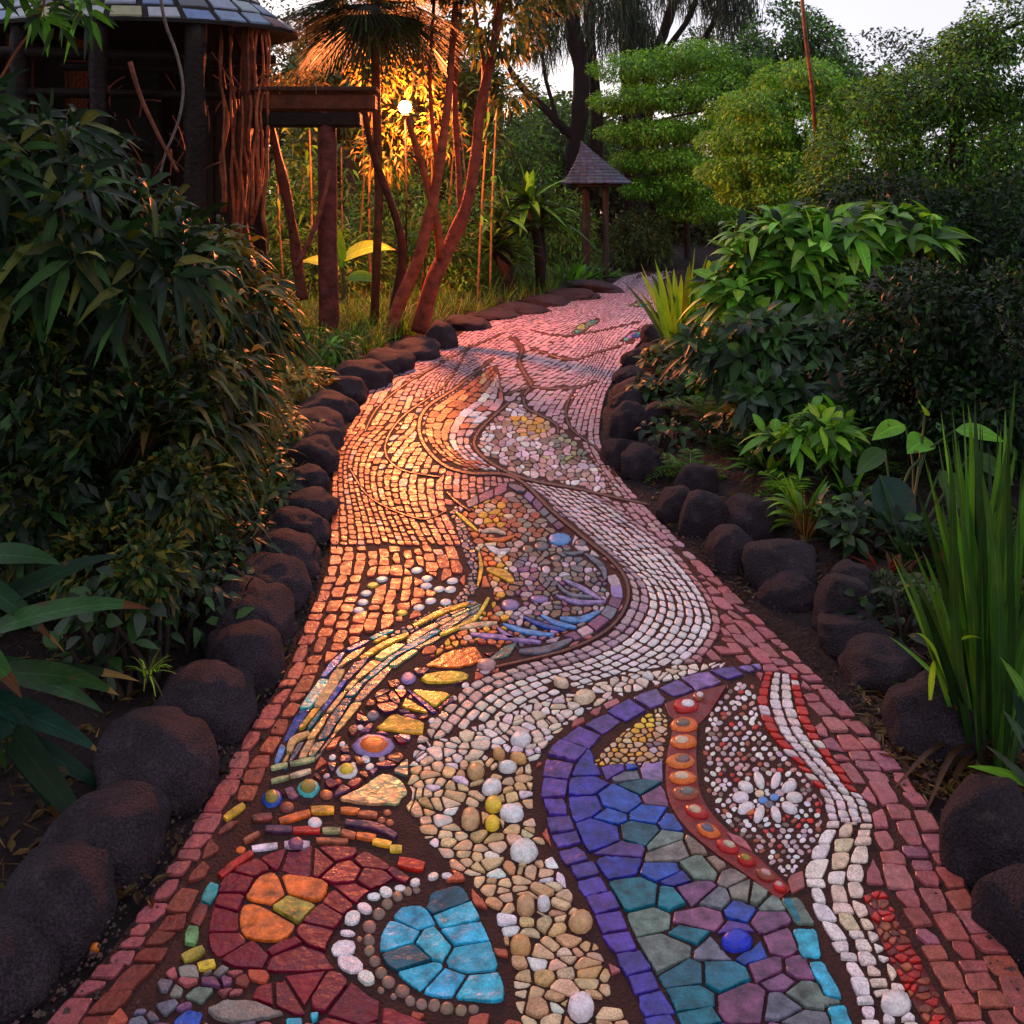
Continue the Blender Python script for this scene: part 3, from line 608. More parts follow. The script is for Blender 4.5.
voronoi(part('slate_wing'), [], 15, lambda x, y: pick('slate', 'teal', 'greygreen', 'taupe', 'blue', 'palegreen'), 'glass', .15, .6)
voronoi(part('slate_wing'), scatter(GRB, 7), 16, lambda x, y: pick('slate', 'grey', 'slate'), 'tile', .15, .6)
mar = [(440,285),(375,310),(310,375),(280,450),(255,525),(265,600),(340,650),(565,290),(630,300),(700,255),(820,285),(720,330),(830,360),(685,440),(620,505),(600,570),(540,660),(640,810),(780,870),(940,900),(420,820),(495,815),(560,800),(720,960),(860,1000),(1000,1000),(1120,1010),(680,1070),(800,1110),(950,1120),(1100,1130),(1220,1060),(480,600),(760,400)]
voronoi(part('maroon_scroll'), [(*k1(x, y), jit(mixc('maroon', 'wine', random.random()*.5), .07)) for x, y in mar], 19, None, 'tile', .05, .75)
voronoi(part('maroon_scroll'), [(*k1(x, y), C[c]) for x, y, c in [(425,400,'orange'),(590,380,'orange'),(395,525,'orange'),(530,470,'olive')]], 20, None, 'glass', .16, 1.1)
voronoi(part('maroon_scroll'), scatter(LOWL, 20, .4), 18, lambda x, y: pick('brick', 'brick', 'mauve', 'slate', 'grey', 'dkbrick') if x > 110 else pick('brick', 'pinkb', 'dkbrick'), 'tile', .15, .9)
voronoi(part('turquoise_disc'), [(*k2(x, y), C[c]) for x, y, c in [(105,668,'cyan'),(185,680,'dteal'),(212,722,'cyan'),(95,730,'cyan'),(48,788,'cyan'),(140,805,'cyan'),(228,777,'cyan'),(82,838,'dteal'),(260,842,'cyan'),(115,885,'cyan'),(190,905,'cyan'),(295,930,'cyan')]], 22, None, 'glass', .05, .8)
for pt, poly, col, kind, rnd, z, h in ORN: emit(part(pt), poly, jit(col, .03), kind, None, rnd, 1, z, h)
for a in STR: lay_strip(*a)
for p, w in RIB: lay_strip('clay_ribbon', p, w, jit(C['brown'], .1), 'tile', .3, .007)
voronoi(part('medallion'), scatter(MED, 8, .42), 23, lambda x, y: pick('gold', 'honey', 'tan', 'blush') if math.hypot(x-537, (y-425)*2) < 26 else (pick('palegreen', 'greygreen', 'lilac', 'taupe') if math.hypot(x-570, (y-450)*2) < 30 else pick('white', 'lilac', 'blush', 'taupe')), 'tile', .24, .6)
lanes(part('medallion'), LPA, LPB, 6, lambda t, s, x, y: pick('terra', 'honey', 'copper', 'terra') if s < .5 else pick('blush', 'white', 'lilac', 'terra'), 'tile', 24, (.9, 1.8), .08, None, .2, .7)
px, py = 0, 0
voronoi(part('brick_course'), scatter([(615,300),(660,300),(660,345),(615,345)], 6), 25, lambda x, y: pick('sky', 'lavender', 'blue', 'aqua'), 'glass', .1, .6)
voronoi(part('brick_course'), scatter([(565,298),(660,298),(660,340),(565,340)], 6), 26, lambda x, y: pick('aqua', 'greygreen', 'palegreen'), 'glass', .1, .6)
for k, mb in PARTS.items(): mb.build(k, [M_tile, M_glass, M_pebble], PATH)
# ------------------------------------------------------------------ edging rocks
def rock_mesh(w, h, d, seed, flat=.25, sub=4):
    bm = bmesh.new(); bmesh.ops.create_icosphere(bm, subdivisions=sub, radius=1)
    r = random.Random(seed); off = Vector((r.uniform(-50, 50), r.uniform(-50, 50), r.uniform(-50, 50)))
    cuts = []
    for i in range(5 if seed >= 300 else 1):
        q = Vector((r.gauss(0, 1), r.gauss(0, 1), r.gauss(.2, .7))).normalized(); cuts.append((q, r.uniform(.76, .94)))
    for v in bm.verts:
        p = v.co.copy(); k = 1+.24*noise.noise(p*.9+off)+.13*noise.noise(p*2.1+off)+.055*noise.noise(p*4.2+off)+.03*noise.noise(p*9+off)
        p = Vector((math.copysign(abs(p.x)**.88, p.x), math.copysign(abs(p.y)**.88, p.y), math.copysign(abs(p.z)**.9, p.z)))*k
        for q, c in cuts: p -= q*max(0, p.dot(q)-c)*.8
        if p.z < -flat: p.z = -flat-(p.z+flat)*-.15
        v.co = Vector((p.x*w/2, p.y*d/2, p.z*h))
    me = bpy.data.meshes.new('rock'); bm.to_mesh(me); bm.free()
    me.polygons.foreach_set('use_smooth', [True]*len(me.polygons)); me.materials.append(M_rock)
    return me
def rock(px, top, base, wpx, seed, label, group, tilt=0, depth=1.0):
    b = rooted(px, base); D = b.y; w = wpx*D/F
    D2 = D+w*.35; w = wpx*D2/F                 # centre of the stone lies behind its front foot
    P = at(px, base, D2); ztop = EYE-(top-HZ)*D2/F; zb = gz(P.x, D2)-.02
    h = max(ztop-zb, .06)
    o = bpy.data.objects.new('edging_rock', rock_mesh(w*.98, h*.78, w*depth, seed)); COL.objects.link(o)
    o.location = (P.x, D2, zb+h*.22); o.rotation_euler = (0, tilt, random.uniform(-.4, .4))
    return tag(o, label, 'rock', group)
NUM = ['first','second','third','fourth','fifth','sixth','seventh','eighth','ninth','tenth','eleventh','twelfth','thirteenth','fourteenth','fifteenth','sixteenth','seventeenth','eighteenth','nineteenth','twentieth','twenty-first','twenty-second','twenty-third','twenty-fourth','twenty-fifth','twenty-sixth','twenty-seventh']
LEFT = [(4, 925, 1015, 104), (58, 858, 958, 118), (108, 792, 884, 110), (153, 713, 812, 118), (205, 662, 740, 104), (247, 618, 690, 86), (252, 576, 652, 92), (264, 553, 615, 88), (283, 525, 580, 82), (298, 502, 545, 66), (309, 483, 523, 54), (306, 459, 500, 50), (312, 440, 474, 56), (311, 425, 455, 61), (316, 410, 440, 63), (328, 392, 421, 61), (344, 376, 404, 56), (364, 359, 389, 56), (386, 348, 374, 53), (414, 339, 360, 56), (441, 324, 349, 36), (467, 315, 330, 48), (494, 309, 321, 56), (521, 303, 314, 56), (547, 296, 306, 53), (571, 289, 300, 53), (597, 281, 294, 53)]
for i, (x, t, b, w) in enumerate(LEFT):
    ds = 'dark rounded lava rock' if i < 12 else ('orange lit rounded rock' if i < 20 else 'low dark rock by the far grass')
    rock(x, t+(8 if i < 12 else 0), b, w, 100+i, f'{ds}, {NUM[i]} from the near end of the left row', 'rocks edging the left side of the path', random.uniform(-.12, .12), 1.2)
RIGHT = [(650,324,342,22,'small dark rock under the strappy corn-like plant by the path bend'),(633,348,366,26,'blocky dark rock, first below the strappy plant on the right edge'),(631,366,384,34,'flattish dark rock between the blocky rock and the long dark one'),(636,377,398,46,'long low dark rock in the far right-hand cluster'),(629,388,410,40,'rounded dark rock in front of the long low rock'),(658,404,424,44,'flat dark slab lying behind the far right-hand cluster'),(630,403,438,46,'angular dark rock with a slanted face beside the path'),(620,436,468,40,'dark rock at the inner bend, left one of a touching pair'),(640,444,478,42,'dark rock at the inner bend, right one of a touching pair'),
 (697,462,498,44,'dark rock half behind the small fern'),(676,489,522,42,'small dark rock at the left end of the middle cluster'),(703,493,537,54,'dark rock in the middle cluster below the fern rock'),(749,494,540,62,'big squarish dark rock below the spiky rosette'),(735,527,570,58,'smooth oval bluish rock in front of the squarish rock'),(782,538,592,80,'large dark domed rock left of the mossy tuft'),(791,572,608,60,'low oval rock tucked in front of the large dome'),(852,564,612,60,'dark rock leaning behind another beside the mossy tuft'),(841,574,635,64,'upright dark rock beside the mossy tuft'),(856,613,660,80,'wedge-shaped dark rock just below the upright rock'),(881,646,690,84,'low broad dark rock above the big round one'),(933,678,755,94,'big round dark rock at the foot of the iris blades'),(990,785,888,106,'very large dark boulder near the right border of the view'),(1034,876,965,100,'dark boulder cut off at the lower right corner')]
for i, (x, t, b, w, l) in enumerate(RIGHT): rock(x, t, b, w, 300+i, l, 'rocks edging the right side of the path', random.uniform(-.15, .15))

# ------------------------------------------------------------------ foliage kit (numpy)
PROF = {'ovate': lambda t: np.sin(np.pi*np.clip(t, 0, 1)**.8)**.85, 'blade': lambda t: np.minimum(1, .45+t*2.2)*(1-t**3.2), 'lance': lambda t: np.sin(np.pi*t**.62)**.8, 'needle': lambda t: 1-.7*t}
def norm(a): return a/np.maximum(np.linalg.norm(a, axis=-1, keepdims=True), 1e-9)
class Leaves:
    def __init__(s): s.V, s.F, s.C, s.U, s.n = [], [], [], [], 0
    def add(s, P, D, Nn, L, Wd, col, droop=.3, rows=4, prof='ovate', fold=.12, wave=0, tip=None):
        P = np.asarray(P, float); n = len(P); D = norm(np.asarray(D, float)); Nn = np.asarray(Nn, float)
        Nn = norm(Nn-D*(Nn*D).sum(1, keepdims=True)); Sd = np.cross(D, Nn)
        L = np.broadcast_to(np.asarray(L, float), (n,)); Wd = np.broadcast_to(np.asarray(Wd, float), (n,)); droop = np.broadcast_to(np.asarray(droop, float), (n,))
        t = np.linspace(0, 1, rows); w = PROF[prof](t)
        ctr = P[:, None]+D[:, None]*(L[:, None]*t)[..., None]
        ctr[..., 2] -= (droop*L)[:, None]*t**2
        if wave: ctr += Sd[:, None]*(np.sin(t*5)[None]*wave*L[:, None])[..., None]
        hw = .5*Wd[:, None]*w[None]
        a = ctr+Sd[:, None]*hw[..., None]+Nn[:, None]*(fold*2*hw)[..., None]; b = ctr-Sd[:, None]*hw[..., None]+Nn[:, None]*(fold*2*hw)[..., None]
        V = np.stack([a, ctr, b], 2).reshape(-1, 3)
        uv = np.zeros((n, rows, 3, 3)); uv[..., 0] = np.array([-1, 0, 1.]); uv[..., 1] = t[None, :, None]; s.U.append(uv.reshape(-1, 3))
        col = np.asarray(col, float); cc = np.repeat(col, 2*(rows-1), 0)
        if tip is not None:
            k = np.tile(np.concatenate([np.arange(rows-1)]*2), n)/(rows-1); m_ = k >= tip[1]; cc[m_] = np.array(tip[0])
        base = (np.arange(n)*rows*3)[:, None, None]+s.n; r = (np.arange(rows-1)*3)[None, :, None]
        q1 = np.array([0, 1, 4, 3]); q2 = np.array([1, 2, 5, 4])
        Fc = np.concatenate([base+r+q1, base+r+q2], 1).reshape(-1, 4)
        s.V.append(V); s.F.append(Fc); s.C.append(cc); s.n += len(V)
    def build(s, name, m, parent=None):
        V = np.concatenate(s.V); Fc = np.concatenate(s.F); C_ = np.concatenate(s.C)
        if parent: V = V-np.array(parent.location)
        me = bpy.data.meshes.new(name); me.vertices.add(len(V)); me.vertices.foreach_set('co', V.astype(np.float32).ravel())
        me.loops.add(Fc.size); me.loops.foreach_set('vertex_index', Fc.astype(np.int32).ravel())
        me.polygons.add(len(Fc)); me.polygons.foreach_set('loop_start', np.arange(0, Fc.size, 4, dtype=np.int32))
        me.polygons.foreach_set('use_smooth', np.ones(len(Fc), bool))
        me.update(calc_edges=True); me.materials.append(m)
        a = me.attributes.new('Col', 'FLOAT_COLOR', 'FACE'); a.data.foreach_set('color', np.concatenate([np.clip(C_, 0, .9), np.ones((len(C_), 1))], 1).astype(np.float32).ravel())
        if m in (M_broad, M_gloss):
            a = me.attributes.new('luv', 'FLOAT_VECTOR', 'POINT'); a.data.foreach_set('vector', np.concatenate(s.U).astype(np.float32).ravel())
        o = bpy.data.objects.new(name, me); COL.objects.link(o)
        if parent: o.parent = parent
        return o
LC = {k: np.array(s2l(v)) for k, v in dict(deep=(18,40,18), mid=(52,86,36), bright=(98,160,44), lime=(146,188,48), olive=(98,98,36), gold=(150,120,44), teal=(24,56,44), grey=(70,88,72), blue=(32,50,46), brown=(96,62,34), straw=(160,124,66), redl=(110,26,24)).items()}
def cols(n, names, jitter=.28, w=None):
    A = np.array([LC[k] for k in names]); i = rng.choice(len(names), n, p=w); j = rng.choice(len(names), n, p=w); t = rng.random((n, 1))*.6
    return (A[i]*(1-t)+A[j]*t)*np.exp(rng.normal(0, jitter, (n, 1)))
def lump(P, f):
    x, y, z = P.T*f; return np.sin(x*1.7+y*.9+1)*np.sin(y*1.9-z*1.1)+.6*np.sin(z*2.3+x*1.3+2)*np.sin(x*2.9-y*2.1)
def rv(n, s=1.0): return rng.normal(0, s, (n, 3))
def crown(lv, blobs, n, L, Wd, names, droop=.3, rows=3, prof='ovate', gap=-.55, freq=2.2, inner=.45, up=.8, jitter=.28, w=None, down=.15, flat=False):
    B = np.array([[*b[0], *b[1]] for b in blobs], float); wt = (B[:, 3]*B[:, 4]*B[:, 5])**(2/3); k = rng.choice(len(B), int(n*1.5), p=wt/wt.sum())
    u = norm(rv(len(k))); r = inner+(1-inner)*rng.random((len(k), 1))**.6
    P = B[k, :3]+B[k, 3:]*u*r
    keep = (lump(P, freq) > gap) & (P[:, 2] > .03); P, u = P[keep][:n], u[keep][:n]; m = len(P)
    D = u*(.8, .8, .35 if flat else .8)+rv(m, .45)-np.array([0, 0, down]); N_ = u*.5+np.array([0, 0, up])+rv(m, .35)
    lv.add(P, D, N_, L*np.exp(rng.normal(0, .22, m)), Wd*np.exp(rng.normal(0, .2, m)), cols(m, names, jitter, w), droop, rows, prof)
def whorls(lv, tips, dirs, per, L, Wd, names, droop=.45, rows=5, prof='ovate', spread=.9, w=None, jitter=.25):
    P, D, N_ = [], [], []
    for t, d in zip(tips, dirs):
        d = Vector(d).normalized(); a = d.orthogonal().normalized(); b = d.cross(a); k = per+random.randint(-1, 1); ph = random.random()*6
        for i in range(k):
            th = ph+i*2*math.pi/k+random.uniform(-.3, .3); s = spread*random.uniform(.75, 1.3)
            e = (a*math.cos(th)+b*math.sin(th))*s+d*random.uniform(.25, .8)
            P.append(tuple(Vector(t)-d*random.uniform(0, .08)+e*.02)); D.append(tuple(e)); N_.append(tuple(d+Vector((0, 0, .5))+Vector((random.gauss(0, .25), random.gauss(0, .25), 0))))
    m = len(P); lv.add(P, D, N_, L*np.exp(rng.normal(0, .2, m)), Wd*np.exp(rng.normal(0, .15, m)), cols(m, names, jitter, w), rng.uniform(droop*.5, droop*1.5, m), rows, prof, .14)
def limb(mb, a, b, r0, r1, sag=.15, sides=6, col=(.05, .04, .03), n=6, wob=.05):
    a, b = Vector(a), Vector(b); d = (b-a).length; o = Vector((random.gauss(0, wob), random.gauss(0, wob), 0))*d
    mb.tube([a.lerp(b, t)+o*math.sin(math.pi*t)+Vector((0, 0, sag*d*math.sin(math.pi*t)*.5)) for t in np.linspace(0, 1, n)], r0, r1, sides, col, wob=.15)
BARK = s2l((58, 46, 40)); RBARK = s2l((120, 62, 42)); DBARK = s2l((40, 32, 28)); GBARK = s2l((84, 72, 62))
def shrub(name, label, cat, base, blobs, n, L, Wd, names, group=None, mat_=None, stems=5, **kw):
    root = empty(name, base, label, cat, group); lv = Leaves(); crown(lv, blobs, n, L, Wd, names, **kw); lv.build('foliage', mat_ or M_leaf, root)
    if stems:
        mb = MB()
        for i in range(stems):
            b = blobs[i % len(blobs)]; e = Vector(b[0])+Vector([random.uniform(-.5, .5)*q for q in b[1]])
            limb(mb, Vector(base)+Vector((random.uniform(-.1, .1), random.uniform(-.1, .1), -.05)), e, max(.008, (e.z-base[2])*.014), .004, .1, 5, BARK)
        mb.build('stems', M_bark, root)
    return root
def blobs_px(l): # (px, py, D, rx px, ry px, depth m)
    return [(tuple(at(x, y, D)), (rx*D/F, dd, ry*D/F)) for x, y, D, rx, ry, dd in l]
def tree(name, label, trunks, blobs, n, L, Wd, names, group=None, bark=BARK, mleaf=None, mbark=None, limbs=True, **kw):
    """trunks: list of (points, r0, r1)"""
    base = Vector(trunks[0][0][0]); root = empty(name, base, label, 'tree', group)
    for pts, r0, r1 in trunks:
        mb = MB(); c = catmull([tuple(p) for p in pts], 5) if len(pts) > 2 else pts
        mb.tube([Vector(p) for p in c], r0, r1, 8, bark, wob=.25)
        if limbs and pts is trunks[0][0]:
            for b in blobs:
                q = min(c, key=lambda p: (Vector(p)-Vector(b[0])).length+(abs(p[2]-b[0][2]+.5)*.4)); limb(mb, q, b[0], r1*.8, r1*.25, .1, 5, bark)
        mb.build('trunk', mbark or M_bark, root)
    lv = Leaves(); crown(lv, blobs, n, L, Wd, names, **kw); lv.build('crown', mleaf or M_leaf, root)
    return root
def rosette(name, label, cat, base, n, L, Wd, names, el=(.3, 1.4), droop=.6, rows=7, prof='blade', az=None, group=None, mat_=None, jitter=.25, w=None, spread=.03, fold=.1):
    root = empty(name, base, label, cat, group); lv = Leaves()
    th = rng.uniform(*(az or (0, 2*math.pi)), n); e = rng.uniform(*el, n)
    D = np.stack([np.cos(th)*np.cos(e), np.sin(th)*np.cos(e), np.sin(e)], 1); P = np.array(base)+np.stack([np.cos(th), np.sin(th), 0*th], 1)*rng.random((n, 1))*spread
    N_ = np.stack([-np.cos(th)*np.sin(e), -np.sin(th)*np.sin(e), np.cos(e)], 1)+rv(n, .12)
    lv.add(P, D, N_, L*rng.uniform(.7, 1.15, n), Wd*rng.uniform(.75, 1.2, n), cols(n, names, jitter, w), droop*rng.uniform(.4, 1.5, n), rows, prof, fold, .02)
    lv.build('leaves', mat_ or M_leaf, root); return root
def tufts(lv, pts, n, L, Wd, names, lean=.5, rows=4, droop=.5):
    pts = np.asarray(pts, float); k = np.repeat(np.arange(len(pts)), n); m = len(k); th = rng.uniform(0, 6.28, m)
    P = pts[k]+np.stack([np.cos(th), np.sin(th), 0*th], 1)*rng.random((m, 1))*.05; D = np.stack([np.cos(th)*lean, np.sin(th)*lean, .6+rng.random(m)*.6], 1)+rv(m, .12)
    lv.add(P, D, np.stack([np.cos(th), np.sin(th), np.full(m, .4)], 1), L*rng.uniform(.5, 1.3, m), Wd, cols(m, names, .3), rng.uniform(.1, droop, m), rows, 'needle', .05)
# ------------------------------------------------------------------ the glowing lamp between the trunks
LP = at(405, 107, 12.6)
lamp = empty('garden_lamp', (LP.x, LP.y, gz(LP.x, LP.y)), 'glowing warm globe on a thin pole between the twisted red trunks', 'lamp')
mb = MB(); mb.tube([(LP.x, LP.y, gz(LP.x, LP.y)-.05), (LP.x+.02, LP.y, 1.5), (LP.x, LP.y, LP.z-.11)], .014, .012, 8, s2l((40, 28, 22))); mb.build('pole', M_wood, lamp)
mb = MB(); mb.tube([(LP.x, LP.y, LP.z-.13), (LP.x, LP.y, LP.z-.1)], .05, .06, 10, s2l((60, 40, 30))); mb.build('collar', M_wood, lamp)
bm = bmesh.new(); bmesh.ops.create_icosphere(bm, subdivisions=3, radius=.085)
me = bpy.data.meshes.new('globe'); bm.to_mesh(me); bm.free(); me.polygons.foreach_set('use_smooth', [True]*len(me.polygons))
mg = bpy.data.materials.new('glowing_globe'); mg.use_nodes = True; t_ = mg.node_tree
em = t_.nodes.new('ShaderNodeEmission'); em.inputs[0].default_value = (1, .4, .09, 1); em.inputs[1].default_value = 260; t_.links.new(em.outputs[0], t_.nodes['Material Output'].inputs['Surface'])
me.materials.append(mg); go = bpy.data.objects.new('globe', me); COL.objects.link(go); go.parent = lamp; go.location = LP-lamp.location; go.visible_shadow = True
pl = bpy.data.lights.new('lamp_light', 'POINT'); pl.energy = LAMP_POWER; pl.specular_factor = .2; pl.color = (1, .21, .06); pl.shadow_soft_size = .13
plo = bpy.data.objects.new('lamp_light', pl); COL.objects.link(plo); plo.location = LP+Vector((0, -.05, .0)); me_hide = go
go.visible_shadow = False

# ------------------------------------------------------------------ pavilion with a mosaic-tiled roof, top left
TW = s2l((26, 14, 10)); TW2 = s2l((92, 44, 26))
PC = Vector(((134-512)*10/F, 10.0, 0)); RR = 1.72; ZE = EYE+(200-33)*10/F
zb = gz(PC.x, PC.y)
pav = empty('garden_pavilion', (PC.x, PC.y, zb), 'dark timber pavilion with a curved pale tile roof behind the left bushes', 'pavilion')
def roofpt(th, s, dz=0):   # s = 0 eave .. 1 apex, bell-curved
    r = RR*(1-s); return Vector((PC.x+r*math.cos(th), PC.y+r*.52*math.sin(th), ZE+1.5*(s**1.0)*(.8+.25*s)+dz))
mb = MB(); N1 = 40; R1 = 7
V = [roofpt(2*math.pi*i/N1, j/R1) for j in range(R1) for i in range(N1)]+[roofpt(0, 1)]
fs = [(j*N1+i, j*N1+(i+1) % N1, (j+1)*N1+(i+1) % N1, (j+1)*N1+i) for j in range(R1-1) for i in range(N1)]+[((R1-1)*N1+i, (R1-1)*N1+(i+1) % N1, R1*N1) for i in range(N1)]
o_ = len(V); V += [v-Vector((0, 0, .035)) for v in V[:N1]]+[Vector((PC.x, PC.y, ZE+.25))]
fs += [(i, o_+i, o_+(i+1) % N1, (i+1) % N1) for i in range(N1)]+[(o_+i, o_+N1, o_+(i+1) % N1) for i in range(N1)]
mb.add(V, fs, s2l((30, 24, 24)))
roof = mb.build('roof', M_wood, pav)
mb = MB()
for j in range(8):
    s0 = j/9+.006; s1 = (j+1)/9-.026; m = max(6, int(30*(1-s0)))
    for i in range(m):
        a0 = 2*math.pi*(i+(j % 2)*.5+.07)/m; a1 = 2*math.pi*(i+(j % 2)*.5+.89)/m; dz = random.uniform(.012, .022); tl = random.uniform(-.01, .01)
        c = jit(s2l(random.choice([(136,152,174),(112,132,162),(158,164,170),(94,118,160),(150,146,104),(140,150,164),(84,90,100)] if random.random() < .93 else [(120,96,90)])), .08)
        q = [roofpt(a0, s0, dz), roofpt(a1, s0, dz+tl), roofpt(a1, s1, dz+tl), roofpt(a0, s1, dz)]; lo = [p-Vector((0, 0, .02)) for p in q]
        mb.add(q+lo, [(0, 1, 2, 3), (0, 4, 5, 1), (1, 5, 6, 2), (2, 6, 7, 3), (3, 7, 4, 0)], c)
mb.build('roof_mosaic', M_roof, roof)
def gnarl(p0, p1, r0, r1, bend, parent, name='post', c=TW2, m_=None, bumps=.35, n=14, seed=0):
    mb = MB(); p0, p1 = Vector(p0), Vector(p1); pts = []
    for t in np.linspace(0, 1, n):
        o = Vector((noise.noise(Vector((t*3, seed, 0))), noise.noise(Vector((t*3, seed, 9))), 0))*bend; pts.append(p0.lerp(p1, t)+o)
    mb.tube(pts, r0, r1, 10, c, wob=bumps); return mb.build(name, m_ or M_red, parent)
posts = [(196,9.35,.115,.03),(243,9.75,.08,.2),(100,9.2,.09,.05),(20,9.35,.1,.05),(262,10.2,.06,.1),(160,10.6,.08,.05),(60,10.7,.08,.05)]
for i, (x, D, r, b) in enumerate(posts):
    p = at(x, 200, D); gnarl((p.x, p.y, gz(p.x, p.y)-.1), (p.x, p.y, ZE+.0), r, r*.9, b, pav, 'post', TW if i != 1 else TW2, seed=i, bumps=.3 if i != 1 else .7)
# driftwood strands round the gnarled post, coloured lighter to suggest the lamp's orange rim
for i in range(11):
    x = 222+i*4.5; p = at(x, 200, 9.65); gnarl((p.x, p.y+random.uniform(-.1, .1), 1.1+random.random()*.5), (p.x+random.uniform(-.06, .06), p.y, ZE+.0), random.uniform(.012, .03), .01, .12, pav, 'driftwood_strand', s2l((150, 78, 46)), seed=20+i, bumps=.5)
for (xa, ya, xb, yb, D, th) in [(0,92,255,96,9.3,.1),(60,66,262,72,9.5,.09),(0,52,276,60,9.3,.12),(105,94,190,92,9.25,.04),(0,150,250,152,10.3,.1)]:
    a, b = at(xa, ya, D), at(xb, yb, D+.6); gnarl(a, b, th/2, th/2*.9, .02, pav, 'beam', TW, M_wood, .12, seed=xa+ya)
mb = MB()   # back wall of rough boards
for i in range(16):
    th = math.radians(40+i*9.5); x = PC.x+1.45*math.cos(th); y = PC.y+.72*math.sin(th)
    mb.box((x, y, (zb+ZE)/2), (.25, .03, ZE-zb+.2), th+math.pi/2, jit(s2l((36, 22, 18)), .2))
mb.build('back_wall', M_wood, pav)
for i in range(44):
    a = at(random.uniform(60, 250), random.uniform(60, 180), random.uniform(9.3, 10.0)); b = a+Vector((random.uniform(-.25, .25), 0, random.uniform(-.35, .4))); mb = MB(); limb(mb, a, b, .009, .005, .1, 5, jit(RBARK, .2)); mb.build('dry_branch', M_red, pav)

# hanging vine in front of the pavilion
vn = MB(); vn.tube([at(x, y, 6.2) for x, y in catmull([(158,-20),(165,22),(176,52),(183,85),(180,115),(172,138),(166,152),(160,175)], 4)], .012, .008, 6, s2l((120, 104, 96)))
vo = vn.build('hanging_vine', M_bark); tag(vo, 'pale bare vine hanging from the pavilion eave into the bush', 'vine')
vn = MB(); vn.tube([at(x, y, 5.2) for x, y in catmull([(-15,110),(2,76),(20,46),(38,22),(48,-15)], 4)], .008, .006, 6, s2l((150, 84, 48)))
tag(vn.build('vine', M_bark), 'thin orange brown twig rising at the upper left corner', 'twig')
vn = MB(); vn.tube([at(x, y, 6.0) for x, y in catmull([(130,62),(140,95),(152,122),(166,150),(178,172)], 4)], .016, .01, 6, RBARK)
tag(vn.build('vine', M_red), 'reddish dry stem crossing the pavilion front above the bush', 'twig')

# ------------------------------------------------------------------ arbor: beam on a straight post and a gnarled post
ab = rooted(329, 346)
arb = empty('timber_arbor', ab, 'low rustic arbor with a heavy dark beam on a straight red brown post', 'arbor')
D = ab.y
gnarl(ab-Vector((0, 0, .1)), at(327, 112, D), .105, .095, .012, arb, 'post', s2l((92, 40, 34)), None, .06)
a, b = at(258, 101, D+.1), at(374, 97, D-.1)
mb = MB(); bx = (a+b)/2; mb.box((bx.x, bx.y, bx.z-.04), ((b-a).length, .22, .17), 0, TW2, bev=.02); mb.box((bx.x-.08, bx.y, bx.z-.215), ((b-a).length*.88, .2, .15), 0, TW, bev=.02); mb.box((bx.x+.01, bx.y, bx.z+.09), ((b-a).length*1.02, .3, .05), 0, s2l((70, 44, 32)), bev=.015)
mb.build('beam', M_wood, arb)
pts = catmull([(270,122),(276,150),(284,182),(292,225),(298,262),(302,300)], 4)
mb = MB(); mb.tube([at(x, y, D+.35) for x, y in pts[::-1]], .06, .045, 9, s2l((96, 48, 34)), wob=.6); mb.build('gnarled_post', M_red, arb)
mb = MB(); mb.tube([at(x, y, D-.15) for x, y in catmull([(296,268),(310,240),(322,205),(330,170)], 4)], .03, .018, 8, s2l((120, 60, 44)), wob=.4); mb.build('brace', M_red, arb)
lv = Leaves(); P = np.array([at(random.uniform(262, 325), random.uniform(70, 86), D+random.uniform(-.15, .15)) for _ in range(260)])
lv.add(P, rv(260)+np.array([0, 0, -.2]), rv(260)+np.array([0, 0, .6]), .09, .018, cols(260, ['grey', 'straw', 'olive', 'blue']), .4, 3, 'needle')
tag(lv.build('thatch_debris', M_leaf), 'loose heap of dry leaves lying on top of the arbor beam', 'dry leaves')

# ------------------------------------------------------------------ little shingle-roofed shelter at the bend
hb = rooted(596, 279); hx, hy = hb.x, hb.y; sc = hy/F
hut = empty('shingled_shelter', hb, 'small open shelter with a curved conical grey shingle roof at the path bend', 'shelter')
apx = at(581, 141, hy); eave = EYE-(184-HZ)*sc
mb = MB(); rows_ = 13; mx_ = 26; ctr = Vector((at(597, 200, hy).x, hy, 0))
def hr(th, s, lift=0):
    r = .7*(1-s)**1.25+.012; cx = ctr.x+(apx.x-ctr.x)*s**1.2; return Vector((cx+r*math.cos(th), hy+r*math.sin(th), eave+(apx.z-eave)*s+lift))
for j in range(rows_):
    s0, s1 = j/rows_, (j+1.25)/rows_; m = max(8, int(mx_*(1-s0*.75)))
    for i in range(m):
        a0 = 2*math.pi*(i+(j % 2)*.5)/m; a1 = 2*math.pi*(i+(j % 2)*.5+.94)/m; u = random.uniform(-.008, .008)
        q = [hr(a0, s0, .03+u), hr(a1, s0, .03-u), hr(a1, min(s1, 1), .005), hr(a0, min(s1, 1), .005)]; lo = [p-Vector((0, 0, .025)) for p in q]
        mb.add(q+lo, [(0, 1, 2, 3), (0, 4, 5, 1), (1, 5, 6, 2), (2, 6, 7, 3), (3, 7, 4, 0)], jit(s2l((58, 62, 78)), .22))
mb.add([hr(2*math.pi*i/24, 0) for i in range(24)], [tuple(range(24))], s2l((50, 40, 36)))
mb.build('roof', M_shingle, hut)
for (x, dd, r) in [(605,-.05,.05),(584,-.1,.045),(588,.5,.045),(607,.5,.045)]:
    p = at(x, 200, hy+dd); gnarl((p.x, p.y, gz(p.x, p.y)-.1), (p.x, p.y, eave+.1), r, r*.9, .02, hut, 'post', s2l((62, 46, 38)), M_wood, .1, seed=x)
mb = MB(); 
